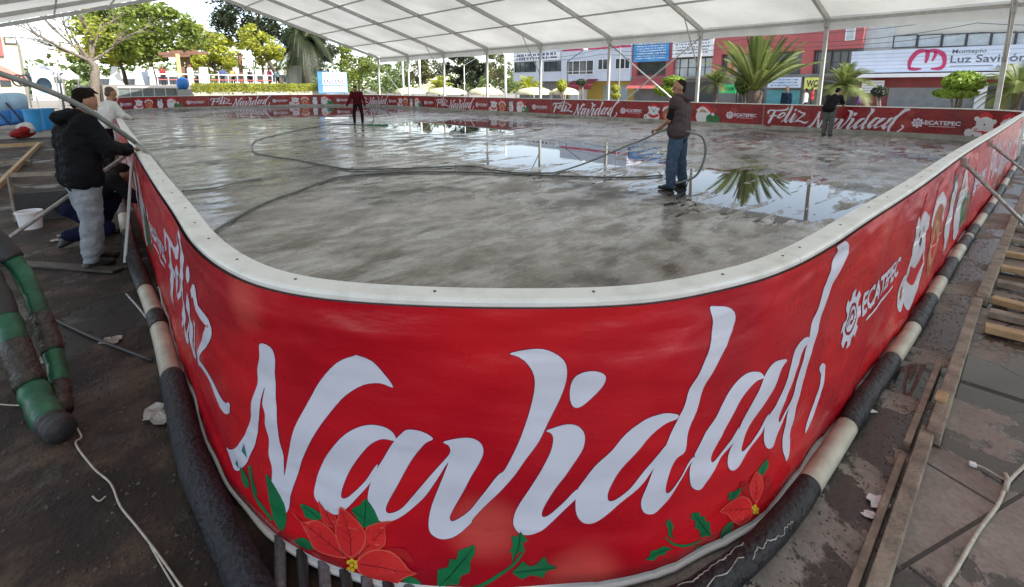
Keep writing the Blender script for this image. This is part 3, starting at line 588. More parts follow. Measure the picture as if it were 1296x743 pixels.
# ------------------------------------------------------------------ cooling pipes along the boards
m_wrap = M('black_tape_wrap', (.008, .008, .010), (.028, .028, .032), 18, .28, .6, bump=.9, bscale=34, dist=1.0, spec=.35)
m_cream = M('cream_pipe', (.55, .52, .42), (.40, .37, .29), 8, .45, bump=.2)
m_foam = M('crushed_foil_foam', (.008, .009, .012), (.035, .038, .048), 22, .35, .6, bump=1.0, bscale=50, dist=1.5, spec=.3)
def pipe(pts, r, bands, label, foam=None):
    """pts in site a,b coordinates; bands: (t0,t1) lengths that stay cream"""
    P_ = [W(*q) for q in crom(pts, 10)]; Ls = [0]
    for i in range(1, len(P_)): Ls.append(Ls[-1]+(P_[i]-P_[i-1]).length)
    def at(t):
        i = min(max(_bs.bisect_right(Ls, t)-1, 0), len(P_)-2); return P_[i].lerp(P_[i+1], (t-Ls[i])/(Ls[i+1]-Ls[i]))
    e = empty('coolant_pipe', P_[0], label, 'pipe', 'coolant header pipes')
    edges = [0.0]
    for b0, b1 in bands: edges += [b0, b1]
    edges.append(Ls[-1])
    for i in range(len(edges)-1):
        t0, t1 = edges[i], edges[i+1]; cream = i % 2 == 1
        if t1-t0 < .02: continue
        n = max(2, int((t1-t0)/.05)); rr = []; pp = []
        for j in range(n+1):
            t = t0+(t1-t0)*j/n; k = 1.0 if cream else 1.07+noise.noise(Vector((t*9, r, 3)))*.10+(.08 if foam and t0 >= foam[0] and t1 <= foam[1] else 0)
            if not cream and j in (0, n): k = 1.0
            rr.append(r*k); pp.append(at(t)+Vector((0, 0, 0 if cream else noise.noise(Vector((t*3, 2, 2)))*.006)))
        b = MB(); b.tube(pp, rr, 20)
        mt = m_cream if cream else (m_foam if foam and t0 >= foam[0] and t1 <= foam[1] else m_wrap)
        b.out('bare_section' if cream else 'taped_wrap', mt, e, smooth=True)
    return e, at, Ls[-1]
RP = .047
bR = [1.35, 1.7, 2.05, 2.5, 3.2, 4.4, 7, 11, 16]
ptsR = [(.86, .98, RP), (.65, 1.27, RP), (.545, 1.6, RP), (.495, 2.0, RP), (.48, 2.5, RP), (.47, 3.2, RP), (.44, 4.4, RP), (.42, 7, RP), (.34, 11, RP), (.27, 17, RP)]
def bpos(b, pts):                 # length along the pipe at site coordinate b
    c = crom(pts, 10); L = 0
    for i in range(1, len(c)):
        if c[i][1] >= b: return L+math.dist(c[i][:2], c[i-1][:2])*(b-c[i-1][1])/(c[i][1]-c[i-1][1])
        L += math.dist(c[i][:2], c[i-1][:2])
bands = [(bpos(x, ptsR), bpos(y, ptsR)) for x, y in [(2.22, 2.78), (3.74, 4.36), (5.1, 5.66), (6.4, 7.0), (7.5, 7.62), (8.2, 9.0), (9.9, 10.8), (12.0, 12.9), (14.2, 15)]]
eR, atR, LR = pipe(ptsR, RP, bands, 'black taped pipe with cream bare sections along the right-hand boards', )
# pale creases in the plastic wrap near the camera
for k, (t0, L_, an) in enumerate([(.2, .55, 1.15), (.75, .3, .8), (.45, .35, 1.9)]):
    b = MB(); pp = []; n = 26; rn = random.Random(k+4); a_ = an
    for j in range(n):
        c = atR(t0+L_*j/n); a_ += rn.uniform(-.16, .16)+(an-a_)*.2
        pp.append(c+(Vector((0, 0, 1))*math.sin(a_)+(-AX)*math.cos(a_))*(RP*1.10))
    b.tube(pp, [.0014+.0016*rn.random() for _ in pp], 6); b.out('wrap_crease', m_steel, eR)
LPR = .055
ptsL = [(.55, .33, LPR), (1.2, .32, LPR), (1.9, .30, LPR), (2.5, .29, LPR), (3.3, .34, LPR), (4.4, .40, LPR), (6.5, .46, LPR), (11, .72, LPR)]
def apos(a):
    c = crom(ptsL, 10); L = 0
    for i in range(1, len(c)):
        if c[i][0] >= a: return L+math.dist(c[i][:2], c[i-1][:2])*(a-c[i-1][0])/(c[i][0]-c[i-1][0])
        L += math.dist(c[i][:2], c[i-1][:2])
eL, atL, LL_ = pipe(ptsL, LPR, [(apos(3.35), apos(4.1)), (apos(4.4), apos(5.0)), (apos(7.2), apos(8.2))], 'fat foam-wrapped pipe leaving the left boards and running past the camera', foam=(0, apos(3.4)))
# small hoses ducking under the front of the boards
names_ = ['leftmost thin hose ducking under the front hem, next to the foam pipe', 'second thin hose from the left under the front hem', 'third thin hose from the left under the front hem', 'fourth thin hose from the left under the front hem', 'fifth thin hose from the left under the front hem', 'sixth thin hose from the left under the front hem', 'seventh thin hose from the left, furthest right under the front hem']
m_ghose = M('dusty_grey_hose', (.20, .20, .21), (.08, .08, .09), 30, .6, bump=.6)
for k in range(7):
    s_ = px_sv(352+27*k, 655+9*k)[0]; p, n = path_at(s_); d = Vector((.42, -.9, 0)).normalized(); up = Vector((0, 0, 1))
    b = MB(); b.tube([p-d*.10+up*.05, p+up*.036, p+d*.12+up*.030, p+d*.35+up*.024, p+d*.6+up*.022], [.020]*5, 12)
    lab(b.out('coolant_hose', m_black if k % 2 else m_ghose, smooth=True), names_[k], 'hose', 'thin hoses under the front hem')
# ------------------------------------------------------------------ struts
def strut(p0, p1, label, prop=None, r=.019):
    e = empty('barrier_strut', p0, label, 'strut', 'steel struts propping the boards'); b = MB(); b.tube([p0, p1], r, 12); b.out('tube', m_steel, e, smooth=True)
    b = MB(); b.box(p0, (.05, .05, .09), AX, BX); b.out('clamp', m_steel, e)
    b = MB(); d = (p1-p0).normalized(); b.tube([p1-d*.10, p1-d*.02], r*1.5, 12); b.out('foot_collar', m_steel, e, smooth=True)
    if prop: b = MB(); b.tube(prop, .014, 10); b.out('prop', m_wht, e, smooth=True)
    return e
pR1 = outer_sv(px_sv(1213, 207)[0], 1.03, .035); strut(pR1, W(-.35, 6.9, .06), 'slanting steel strut on the right boards, nearer the camera')
pR2 = outer_sv(px_sv(1248, 183)[0], 1.03, .035); strut(pR2, W(-.55, 9.6, .06), 'slanting steel strut on the right boards, farther one')
pL1 = outer_sv(px_sv(172, 207)[0], 1.04, .035); strut(pL1, W(5.9, -1.0, .03), 'long steel strut running down from the left boards across the ground', prop=[pL1+Vector((.02, 0, -.02)), gp(158, 333, .01)])
# ------------------------------------------------------------------ timber edge and slatted deck on the right
tm = [(.20, -.2), (.205, 1.9), (.21, 3.1)]
def timber(p, q, w_, h_, label, mat=None, nm='timber_edge', cat='timber', grp='old edging boards on the right'):
    b = MB(); b.beam(p, q, w_, h_); o = b.out(nm, mat or m_wood, bevel=.004); return lab(o, label, cat, grp)
timber(W(.17, .9, .035), W(.19, 3.05, .035), .055, .06, 'nearest grey edging board between concrete and slabs')
timber(W(.235, 1.6, .025), W(.245, 2.75, .025), .028, .045, 'thin batten lying against the nearest edging board')
timber(W(.165, 3.0, .045), W(.17, 5.3, .045), .06, .07, 'second edging board, starting at the small bright wood block')
timber(W(.245, 2.85, .03), W(.245, 3.9, .03), .03, .05, 'short batten beside the second edging board')
timber(W(.15, 5.32, .05), W(.08, 9.2, .05), .075, .08, 'third edging board alongside the slatted deck')
timber(W(.07, 9.25, .05), W(.0, 15, .05), .075, .08, 'farthest edging board beyond the slatted deck')
timber(W(.18, 3.32, .09), W(.18, 3.42, .09), .05, .02, 'small bright wood block on the edging board', m_newwood, 'wood_block', 'wood block', None)
e = empty('slatted_deck', W(-.6, 6, 0), 'slatted deck of raw timber bearers at the right edge', 'timber deck')
for k, (b0, sk_) in enumerate([(4.75, .05), (5.1, .0), (5.45, -.16), (5.95, .04), (6.5, 0), (7.1, .05), (7.8, 0), (8.5, .04)]):
    b = MB(); b.beam(W(.09, b0, .045), W(-2.4, b0+sk_*2.4, .045), .10, .05); b.out('slat', m_newwood if k in (0, 2, 4, 5) else m_wood, e, bevel=.004)
for a_ in (-.75, -1.9):
    b = MB(); b.beam(W(a_, 4.7, .008), W(a_, 8.7, .008), .08, .02); b.out('bearer', m_wood, e)
# ------------------------------------------------------------------ small litter and cords on the right
m_cord = M('dirty_white_cord', (.55, .53, .46), (.38, .35, .28), 30, .5)
def cord(pts, r, label, name='extension_cord', mat=None, cat='cord'):
    b = MB(); b.tube([Vector(p) for p in crom([tuple(q) for q in pts], 8)], r, 8); return lab(b.out(name, mat or m_cord, smooth=True), label, cat)
cord([gp(1195, 743, .02), gp(1215, 712, .016), gp(1238, 672, .016), gp(1262, 640, .016), gp(1275, 612, .016), gp(1296, 590, .016), gp(1330, 560, .016)], .0075, 'grubby white cord curving over the slabs at lower right')
cord([gp(1276, 610, .02), gp(1262, 602, .018), gp(1245, 592, .016), gp(1234, 588, .014)], .0045, 'short white lead with a plug branching from the slab cord', 'plug_lead')
b = MB(); b.beam(gp(1236, 589, .018), gp(1226, 586, .018), .022, .018); lab(b.out('plug', m_wht, bevel=.004), 'white plug lying on the grey slab', 'plug')
b = MB(); b.tube([gp(1272, 620, .022), gp(1276, 608, .03), gp(1272, 600, .02)], .010, 8); lab(b.out('tape_knot', m_cord, smooth=True), 'taped knot where the slab cord and plug lead meet', 'tape knot')
def scrap(px, py, r, label, z=.012, mat=None, cat='litter', seed=1):
    rnd = random.Random(seed); b = MB(); c = gp(px, py, z); n = 14; V = [c+Vector((0, 0, r*.35))]
    for ring in (1, 2):
        for k in range(n):
            t = 2*math.pi*k/n; q = r*ring/2*(1+rnd.uniform(-.35, .35)); V.append(c+Vector((q*math.cos(t)*1.2, q*math.sin(t), rnd.uniform(0, r*.4))))
    Fc = [(0, 1+k, 1+(k+1) % n) for k in range(n)]+[(1+k, 1+n+k, 1+n+(k+1) % n, 1+(k+1) % n) for k in range(n)]
    b.add(V, Fc); o = b.out('crumpled_scrap', mat or m_wht, smooth=False); so_ = o.modifiers.new('t', 'SOLIDIFY'); so_.thickness = .003
    return lab(o, label, cat, 'scraps lying on the ground')
m_scrap = M('muddy_paper', (.42, .40, .36), (.22, .20, .17), 25, .7)
scrap(1113, 637, .035, 'crumpled white scrap against the edging board', seed=2, mat=m_wht); scrap(1100, 652, .02, 'tiny white scrap beside the crumpled one', seed=3)
scrap(1096, 519, .035, 'torn white cable tie scrap near the cream pipe', seed=4); scrap(203, 527, .085, 'muddy flattened paper on dark soil by the foam pipe', .01, m_scrap, seed=5)
scrap(1222, 248, .12, 'pale rag beside the far part of the right pipe', seed=6, mat=m_scrap)
for k, (x, y) in enumerate([(80, 298), (100, 303), (118, 300), (70, 305), (60, 455), (140, 432)]): scrap(x, y, .05, ['white scrap nearest the bucket', 'white scrap between bucket and crouching person', 'white scrap by the sweatpants', 'small scrap in front of the bucket', 'scrap behind the green hoses', 'scrap by the thin rod on dark ground'][k], .01, m_scrap, seed=10+k)
# pebbles as ground cover
rnd = random.Random(5); b = MB()
for k in range(4200):
    if k % 2: q = W(rnd.uniform(.2, .48), rnd.uniform(1.6, 9), .008)
    else:
        q = W(rnd.uniform(1.6, 7.5), rnd.uniform(-1.6, .3), .006)
    s_ = rnd.uniform(.002, .006)*(1.7 if k % 2 == 0 else 1)
    V = [q+Vector((s_*math.cos(t)*rnd.uniform(.7, 1.3), s_*math.sin(t)*rnd.uniform(.7, 1.3), 0)) for t in (0, 1.3, 2.5, 3.8, 5)]+[q+Vector((0, 0, s_*.8))]
    b.add(V, [(0, 1, 5), (1, 2, 5), (2, 3, 5), (3, 4, 5), (4, 0, 5)])
o = b.out('gravel', M('gravel_bits', (.10, .085, .07), (.03, .025, .02), 50, .7)); lab(o, 'loose grit and pebbles scattered beside the boards', 'gravel', kind='stuff')
# ------------------------------------------------------------------ left foreground: green duct hoses, cord, rod
m_green = M('green_lay_flat_hose', (.008, .13, .055), (.005, .06, .03), 6, .3, .5, bump=.4, bscale=14)
m_brtape = M('brown_packing_tape', (.05, .038, .028), (.018, .014, .011), 20, .25, .5, bump=.8, bscale=40)
def duct(pts, secs, label, r=.064):
    c = [Vector(q) for q in crom(pts, 14)]; n = len(c); e = empty('duct_hose', c[0], label, 'hose', 'green water hoses')
    for (f0, f1, mt, nm, k) in secs:
        i0, i1 = int(f0*(n-1)), int(f1*(n-1)); b = MB()
        b.tube(c[i0:i1+1], [r*k*(1+noise.noise(Vector((i*.35, f0*9, k)))*.13) for i in range(i0, i1+1)], 18); b.out(nm, mt, e, smooth=True)
    return e
g = lambda x, y, z: tuple(gp(x, y, z))
duct([g(-70, 300, .75), g(-20, 345, .62), g(8, 405, .42), g(25, 455, .28), g(45, 500, .14), g(62, 532, .085), g(78, 545, .08)],
     [(0, .34, m_black, 'black_section', 1.0), (.34, .45, m_green, 'green_section', 1), (.45, .62, m_brtape, 'taped_joint', 1.08), (.62, .86, m_green, 'green_section', 1.02), (.86, 1, m_black, 'black_end', 1.08)], 'green taped hose nearest the camera at the left edge')
duct([g(-60, 262, .95), g(-10, 300, .80), g(28, 345, .58), g(52, 400, .38), g(68, 450, .22), g(76, 492, .11), g(78, 520, .08)],
     [(0, .28, m_black, 'black_section', 1.0), (.28, .5, m_green, 'green_section', .85), (.5, .66, m_brtape, 'taped_joint', .92), (.66, .82, m_green, 'green_section', .8), (.82, 1, m_brtape, 'taped_end', .88)], 'green taped hose behind the nearest one, bending down to the ground', .058)
cord([gp(70, 560, .01), gp(88, 535, .012), gp(103, 552, .012), gp(96, 562, .012), gp(118, 592, .012), gp(140, 612, .012), gp(152, 640, .012), gp(172, 665, .012), gp(190, 688, .012), gp(210, 715, .012), gp(236, 752, .012)], .0042, 'thin white cord trailing from the green hoses to the bottom edge')
cord([gp(190, 690, .012), gp(206, 718, .012), gp(222, 745, .012)], .003, 'second strand beside the thin white cord', 'string')
cord([gp(-10, 511, .012), gp(22, 513, .012), gp(34, 511, .012)], .004, 'bit of white cord behind the nearest green hose', 'string')
cord([gp(117, 628, .012), gp(125, 634, .012), gp(134, 628, .012)], .003, 'small loose twist of string on the soil', 'string')
cord([gp(60, 400, .02), gp(120, 428, .02), gp(192, 456, .02)], .009, 'thin dark rod lying on wet ground by the foam pipe', 'rod', m_dark, 'rod')
cord([gp(160, 372, .015), gp(180, 395, .015), gp(200, 425, .015)], .008, 'thin rod lying beside the left pipe', 'rod', m_steel, 'rod')
# loose bricks-and-board clutter behind the hoses
timber(gp(-30, 330, .02), gp(150, 342, .02),   .12, .025, 'dark wet plank on the ground behind the green hoses', mat=M('wet_plank', (.07, .055, .045), (.03, .025, .02), 9, .5), nm='plank', cat='plank', grp=None)
# bucket
e = empty('bucket', gp(40, 289, 0), 'white plastic bucket on the ground behind the strut', 'bucket')
b = MB(); c = gp(40, 289, .0); b.lathe(c, [(.105, 0), (.125, .20), (.134, .205), (.134, .225), (.126, .228), (.118, .225), (.10, .03)], 24); b.out('shell', m_wht, e, smooth=False)
b = MB(); b.tube([c+Vector((.132*math.cos(t), .06*abs(math.sin(t))*0+.132*math.sin(t)*.3-.08, .21-.07*math.sin(t))) for t in [math.pi*k/12 for k in range(13)]], .003, 6); b.out('handle', m_steel, e, smooth=True)
# black sheet panel behind bucket and frame
e = empty('black_panel', gp(50, 272, 0), 'low black plastic panel on posts behind the bucket', 'panel')
p0, p1 = gp(12, 283, 0), gp(88, 276, 0)
b = MB(); b.beam(p0+Vector((0, .1, .19)), p1+Vector((0, .1, .19)), .012, .36); b.out('sheet', m_black, e)
for t in (0, 1): b = MB(); q = p0.lerp(p1, t); b.beam(q+Vector((0, .1, 0)), q+Vector((0, .1, .62)), .04, .03, Vector((1, 0, 0))); b.out('post', m_wood, e)
b = MB(); b.beam(p0+Vector((0, .1, .62)), p1+Vector((.3, .1, .62)), .03, .05); b.out('top_bar', m_wood, e)
# formwork boards farther back on the left
for k, (p, q, lb) in enumerate([(gp(-60, 188, .1), gp(55, 182, .1), 'long timber board crossing behind the man in black'), (gp(50, 182, .1), gp(-12, 245, .1), 'slanting timber board running to the left edge'), (gp(-60, 210, .08), gp(40, 205, .08), 'low timber board below the long one'), (gp(-40, 165, .1), gp(40, 168, .1), 'timber board beside the red bundle')]):
    timber(p, q, .07, .10, lb, m_newwood if k < 2 else m_wood, 'formwork_board', 'board', 'formwork boards on the left')
# ------------------------------------------------------------------ hoses on the rink
m_hose = M('grey_green_hose', (.15, .165, .155), (.10, .11, .105), 8, .4)
m_hosew = M('pale_grey_hose', (.26, .29, .27), (.17, .19, .18), 6, .35)
z = ZF+.022
cord([gp(266, 296, z), gp(290, 281, z), gp(316, 266, z), gp(345, 253, z), gp(374, 243, z), gp(405, 231, z), gp(431, 224, z), gp(480, 219.5, z), gp(528, 217.5, z), gp(600, 218, z), gp(640, 219.5, z), gp(720, 223, z), gp(790, 224.5, z), gp(838, 222, z)], .017, 'long grey hose sweeping across the rink to the corner at lower left', 'floor_hose', m_hose, 'hose')
cord([gp(404, 160, z), gp(385, 163, z), gp(350, 171, z), gp(327, 177, z), gp(319, 183, z), gp(323, 193, z), gp(345, 198, z), gp(373, 202, z), gp(410, 209, z), gp(447, 214.5, z), gp(500, 213.5, z), gp(540, 212, z), gp(586, 210, z), gp(606, 211.5, z), gp(624, 215, z), gp(660, 219, z), gp(700, 219, z)], .016, 'grey hose looping round from the worker in dark red', 'floor_hose', m_hose, 'hose')
cord([gp(230, 242, z), gp(270, 238, z), gp(300, 231, z), gp(330, 226, z)], .014, 'thin pale hose on the ice near the left rail', 'floor_hose', m_hosew, 'hose')
HAND4 = gp(855, 238, .1)+Vector((-.26, -.13, .97)); 
cord([gp(700, 219, z), gp(722, 213, z+.02), gp(750, 203, .32), gp(790, 186, .66), gp(815, 176, .86), tuple(HAND4+Vector((-.08, 0, -.02))), tuple(HAND4+Vector((.1, .03, 0))), tuple(HAND4+Vector((.35, -.12, -.02))), tuple(HAND4+Vector((.58, -.06, -.12))), tuple(HAND4+Vector((.66, .0, -.40))), tuple(HAND4+Vector((.55, .0, -.72))), tuple(HAND4+Vector((.30, -.02, -.86+.02))), tuple(HAND4+Vector((-.05, .02, -.945)))], .018, 'grey hose held by the man in the vest, looping behind his legs', 'held_hose', m_hosew, 'hose')
# pale tube laid over the left rail
cord([(-5.0, 3.1, 2.45), tuple(Vector((0, 0, HCAM))+ray(0, 93)*4.0), tuple(Vector((0, 0, HCAM))+ray(98, 132)*4.45), tuple(Vector((0, 0, HCAM))+ray(150, 165)*4.9), tuple(gp(172, 181, 1.14)), tuple(gp(188, 194, 1.10)), g(203, 214, 1.0), g(217, 236, .86), g(232, 256, .68), g(250, 279, .42), g(268, 298, .2), g(284, 306, .13)], .024, 'pale plastic tube reaching over the left rail into the rink', 'plastic_tube', m_hosew, 'tube')
# ------------------------------------------------------------------ the marquee
def roofm():
    m = bpy.data.materials.new('translucent_roof_fabric'); m.use_nodes = True; N, L = nodes_of(m); p = N['Principled BSDF']; out = N['Material Output']
    p.inputs['Roughness'].default_value = .5
    tc = N.new('ShaderNodeTexCoord'); n1 = N.new('ShaderNodeTexNoise'); n1.inputs['Scale'].default_value = .35; n1.inputs['Detail'].default_value = 7; L.new(tc.outputs['Object'], n1.inputs[0])
    cr = N.new('ShaderNodeValToRGB'); e = cr.color_ramp.elements; e[0].position = .3; e[0].color = (.56, .56, .53, 1); e[1].position = .7; e[1].color = (.78, .78, .75, 1); L.new(n1.outputs['Fac'], cr.inputs[0]); L.new(cr.outputs[0], p.inputs['Base Color'])
    t = N.new('ShaderNodeBsdfTranslucent'); L.new(cr.outputs[0], t.inputs[0])
    ms = N.new('ShaderNodeMixShader'); ms.inputs[0].default_value = TRANS; L.new(p.outputs[0], ms.inputs[1]); L.new(t.outputs[0], ms.inputs[2]); L.new(ms.outputs[0], out.inputs[0])
    n2 = N.new('ShaderNodeTexNoise'); n2.inputs['Scale'].default_value = 1.5; n2.inputs['Detail'].default_value = 3; L.new(tc.outputs['Object'], n2.inputs[0])
    b = N.new('ShaderNodeBump'); b.inputs['Strength'].default_value = .6; b.inputs['Distance'].default_value = .08; L.new(n2.outputs['Fac'], b.inputs['Height']); L.new(b.outputs[0], p.inputs['Normal']); L.new(b.outputs[0], t.inputs['Normal'])
    return m
TRANS = .25
m_roof = roofm()
bE, bRg, bW, zE, zR = 22.0, 8.83, -4.34, 4.27, 8.30
KS = list(range(-3, 9)); aK = [1.06+5*k for k in KS]
tent = empty('marquee', W(20, 8.8), 'huge white frame tent spanning the rink on grey aluminium frames', 'marquee')
def roofz(b): return zR-(zR-zE)*abs(b-bRg)/(bE-bRg)
for side, (b0, b1) in enumerate(((bE+.12, bRg), (bRg, bW-.12))):
    for i in range(len(aK)-1):
        def fn(u, v):
            a = aK[i]+5*u; b_ = b0+(b1-b0)*v; sag = -.10*math.sin(math.pi*u)*math.sin(math.pi*v)**.5 if 0 < v < 1 else -.02*math.sin(math.pi*u)
            return W(a, b_, roofz(b_)+.145+sag+.012*noise.noise(Vector((a*1.2, b_*.5, 1))))
        b = MB(); b.grid(fn, 10, 26); b.out('roof_panel', m_roof, tent, smooth=True)
    bb = bE+.13 if side == 0 else bW-.13
    for i in range(len(aK)-1):
        b = MB(); b.grid(lambda u, v: W(aK[i]+5*u, bb+.012*math.sin(u*19)*(1-v), roofz(bE)+.11-.52*v*(1+.05*math.sin(u*6.28))), 20, 2); b.out('valance', m_roof, tent, smooth=True)
PB = 2.634
for i, a in enumerate(aK):
    for s_, be in ((1, bE), (-1, bW)):
        b = MB(); b.beam(W(a, be, 0), W(a, be, zE+.02), .13, .13, AX); b.out('post', m_alug, tent, bevel=.01)
        b = MB(); b.beam(W(a, be+.02*s_, zE), W(a, bRg, zR), .11, .21); b.out('rafter', m_alug, tent, bevel=.01)
        b = MB(); b.box(W(a, be, .01), (.35, .35, .02), AX, BX); b.out('base_plate', m_steel, tent)
        b = MB(); b.box(W(a, be-.06*s_, zE-.12), (.15, .24, .34), AX, BX); b.out('eave_bracket', m_alug, tent, bevel=.01)
        if KS[i] % 2 == 0 and KS[i] >= 0:
            bb = be-1.55*s_; b = MB(); b.tube([W(a, bb, roofz(bb)-.12), W(a, be-.05*s_, zE-1.75)], .028, 10); b.out('knee_brace', m_alu, tent, smooth=True)
        if i < len(aK)-1:
            for j in range(0, 5):
                bb = be-PB*j*s_; b = MB(); w_ = .075 if j else .11
                b.beam(W(a+.06, bb, roofz(bb)-.01+(.03 if j else -.05)), W(a+4.94, bb, roofz(bb)-.01+(.03 if j else -.05)), w_, w_); b.out('purlin', m_alug, tent)
    if i < len(aK)-1: b = MB(); b.beam(W(a+.06, bRg, zR), W(a+4.94, bRg, zR), .09, .09); b.out('ridge_beam', m_alug, tent)
for k in (2, 7):
    for p, q in ((W(1.06+5*k+.07, bE+.03, zE-.35), W(6.06+5*k-.07, bE+.03, .35)), (W(1.06+5*k+.07, bE-.03, .35), W(6.06+5*k-.07, bE-.03, zE-.35))):
        b = MB(); b.tube([p, q], .035, 10); b.out('cross_brace', m_alu, tent, smooth=True)
# ------------------------------------------------------------------ people
def capsule_mesh(bm, p, q, r0, r1, n=14, flat=1.0, fdir=None):
    p, q = Vector(p), Vector(q); d = q-p; L = d.length
    if L < 1e-5: d = Vector((0, 0, 1e-4)); L = 1e-4
    d = d.normalized(); u = d.cross(fdir or Vector((0, 0, 1)));
    if u.length < .05: u = d.cross(Vector((1, 0, 0)))
    u.normalize(); v = d.cross(u)
    rings = []
    prof = [(-r0*math.cos(t), r0*math.sin(t)) for t in (R(12), R(35), R(60), R(90))]+[(L+r1*math.sin(t), r1*math.cos(t)) for t in (R(0), R(30), R(55), R(78))]
    for z_, r in prof: rings.append([bm.verts.new(p+d*z_+(u*math.cos(2*math.pi*k/n)+v*math.sin(2*math.pi*k/n)*flat)*r) for k in range(n)])
    for a, b in zip(rings, rings[1:]):
        for k in range(n): bm.faces.new((a[k], a[(k+1) % n], b[(k+1) % n], b[k]))
    bm.faces.new(rings[0][::-1]); bm.faces.new(rings[-1])
def ellip(bm, c, rx, ry, rz, rot=None):
    res = bmesh.ops.create_icosphere(bm, subdivisions=3, radius=1.0)
    Mx = Matrix.Translation(Vector(c)) @ (rot.to_matrix().to_4x4() if rot else Matrix()) @ Matrix.Diagonal((rx, ry, rz, 1))
    bmesh.ops.transform(bm, matrix=Mx, verts=res['verts'])
def organic(name, build, mat, xf, parent, voxel=.012, smooth=3, wrk=0.0, wsc=9.0, clip=None):
    bm = bmesh.new(); build(bm); me = bpy.data.meshes.new(name); bm.to_mesh(me); bm.free()
    o = link(bpy.data.objects.new(name, me)); r = o.modifiers.new('r', 'REMESH'); r.mode = 'VOXEL'; r.voxel_size = voxel
    if smooth: s = o.modifiers.new('s', 'SMOOTH'); s.factor = .5; s.iterations = smooth
    dg = bpy.context.evaluated_depsgraph_get(); m2 = bpy.data.meshes.new_from_object(o.evaluated_get(dg)); COL.objects.unlink(o); bpy.data.objects.remove(o); bpy.data.meshes.remove(me)
    if wrk:
        for v in m2.vertices:
            q = v.co*wsc; n_ = noise.noise(Vector((q.x, q.y, q.z*1.8)))+.5*noise.noise(Vector((q.x*2+q.z, q.y*2, q.z*3.6)))
            v.co += v.normal*n_*wrk
    m2.transform(xf); m2.materials.clear(); m2.materials.append(mat); m2.polygons.foreach_set('use_smooth', [True]*len(m2.polygons)); m2.name = name
    o = link(bpy.data.objects.new(name, m2)); o.parent = parent; o.matrix_parent_inverse = Matrix.Translation(-parent.location)
    return o
def chain(bm, pts, n=14):
    for (p, r0), (q, r1) in zip(pts, pts[1:]): capsule_mesh(bm, p, q, r0, r1, n)
m_skin = M('skin', (.36, .19, .12), (.30, .15, .09), 12, .5); m_hair = M('black_hair', (.010, .007, .005), (.02, .015, .012), 40, .85, bump=1.0, bscale=90, spec=.1)
m_shoe = M('black_shoe', (.015, .015, .016), (.03, .03, .03), 20, .4); m_eye = M('eye_dark', (.02, .012, .01), None, 3, .2)
def cloth(n, c, r=.85): return M('cloth_'+n, c, tuple(x*.75 for x in c), 14, r, bump=.5, bscale=30, spec=.15)
V3 = lambda *a: Vector(a)
def hand(bm, wr_, d, up, side, curl=.6, s=1.0):
    """palm and five fingers; d: direction of the fingers, up: back of the hand, side: direction of the thumb"""
    d, up, side = d.normalized(), up.normalized(), side.normalized()
    pc = wr_+d*.045*s
    for k in (-1, 0, 1): capsule_mesh(bm, wr_+side*.012*k*s, pc+side*.022*k*s+d*.03*s, .017*s, .015*s, 8)
    for k, L_ in ((1.5, .070), (.5, .080), (-.5, .075), (-1.5, .060)):
        b0 = pc+d*.035*s+side*.0175*k*s; a1 = R(40*curl); a2 = R(110*curl)
        p1 = b0+(d*math.cos(a1)-up*math.sin(a1))*L_*.5*s; p2 = p1+(d*math.cos(a2)-up*math.sin(a2))*L_*.55*s
        capsule_mesh(bm, b0, p1, .0092*s, .0085*s, 8); capsule_mesh(bm, p1, p2, .0085*s, .007*s, 8)
    t0 = wr_+side*.024*s+d*.015*s; t1 = t0+(side*.7+d*.6-up*.3).normalized()*.04*s; capsule_mesh(bm, t0, t1, .012*s, .010*s, 8); capsule_mesh(bm, t1, t1+(d*.8-up*.6).normalized()*.03*s, .010*s, .008*s, 8)
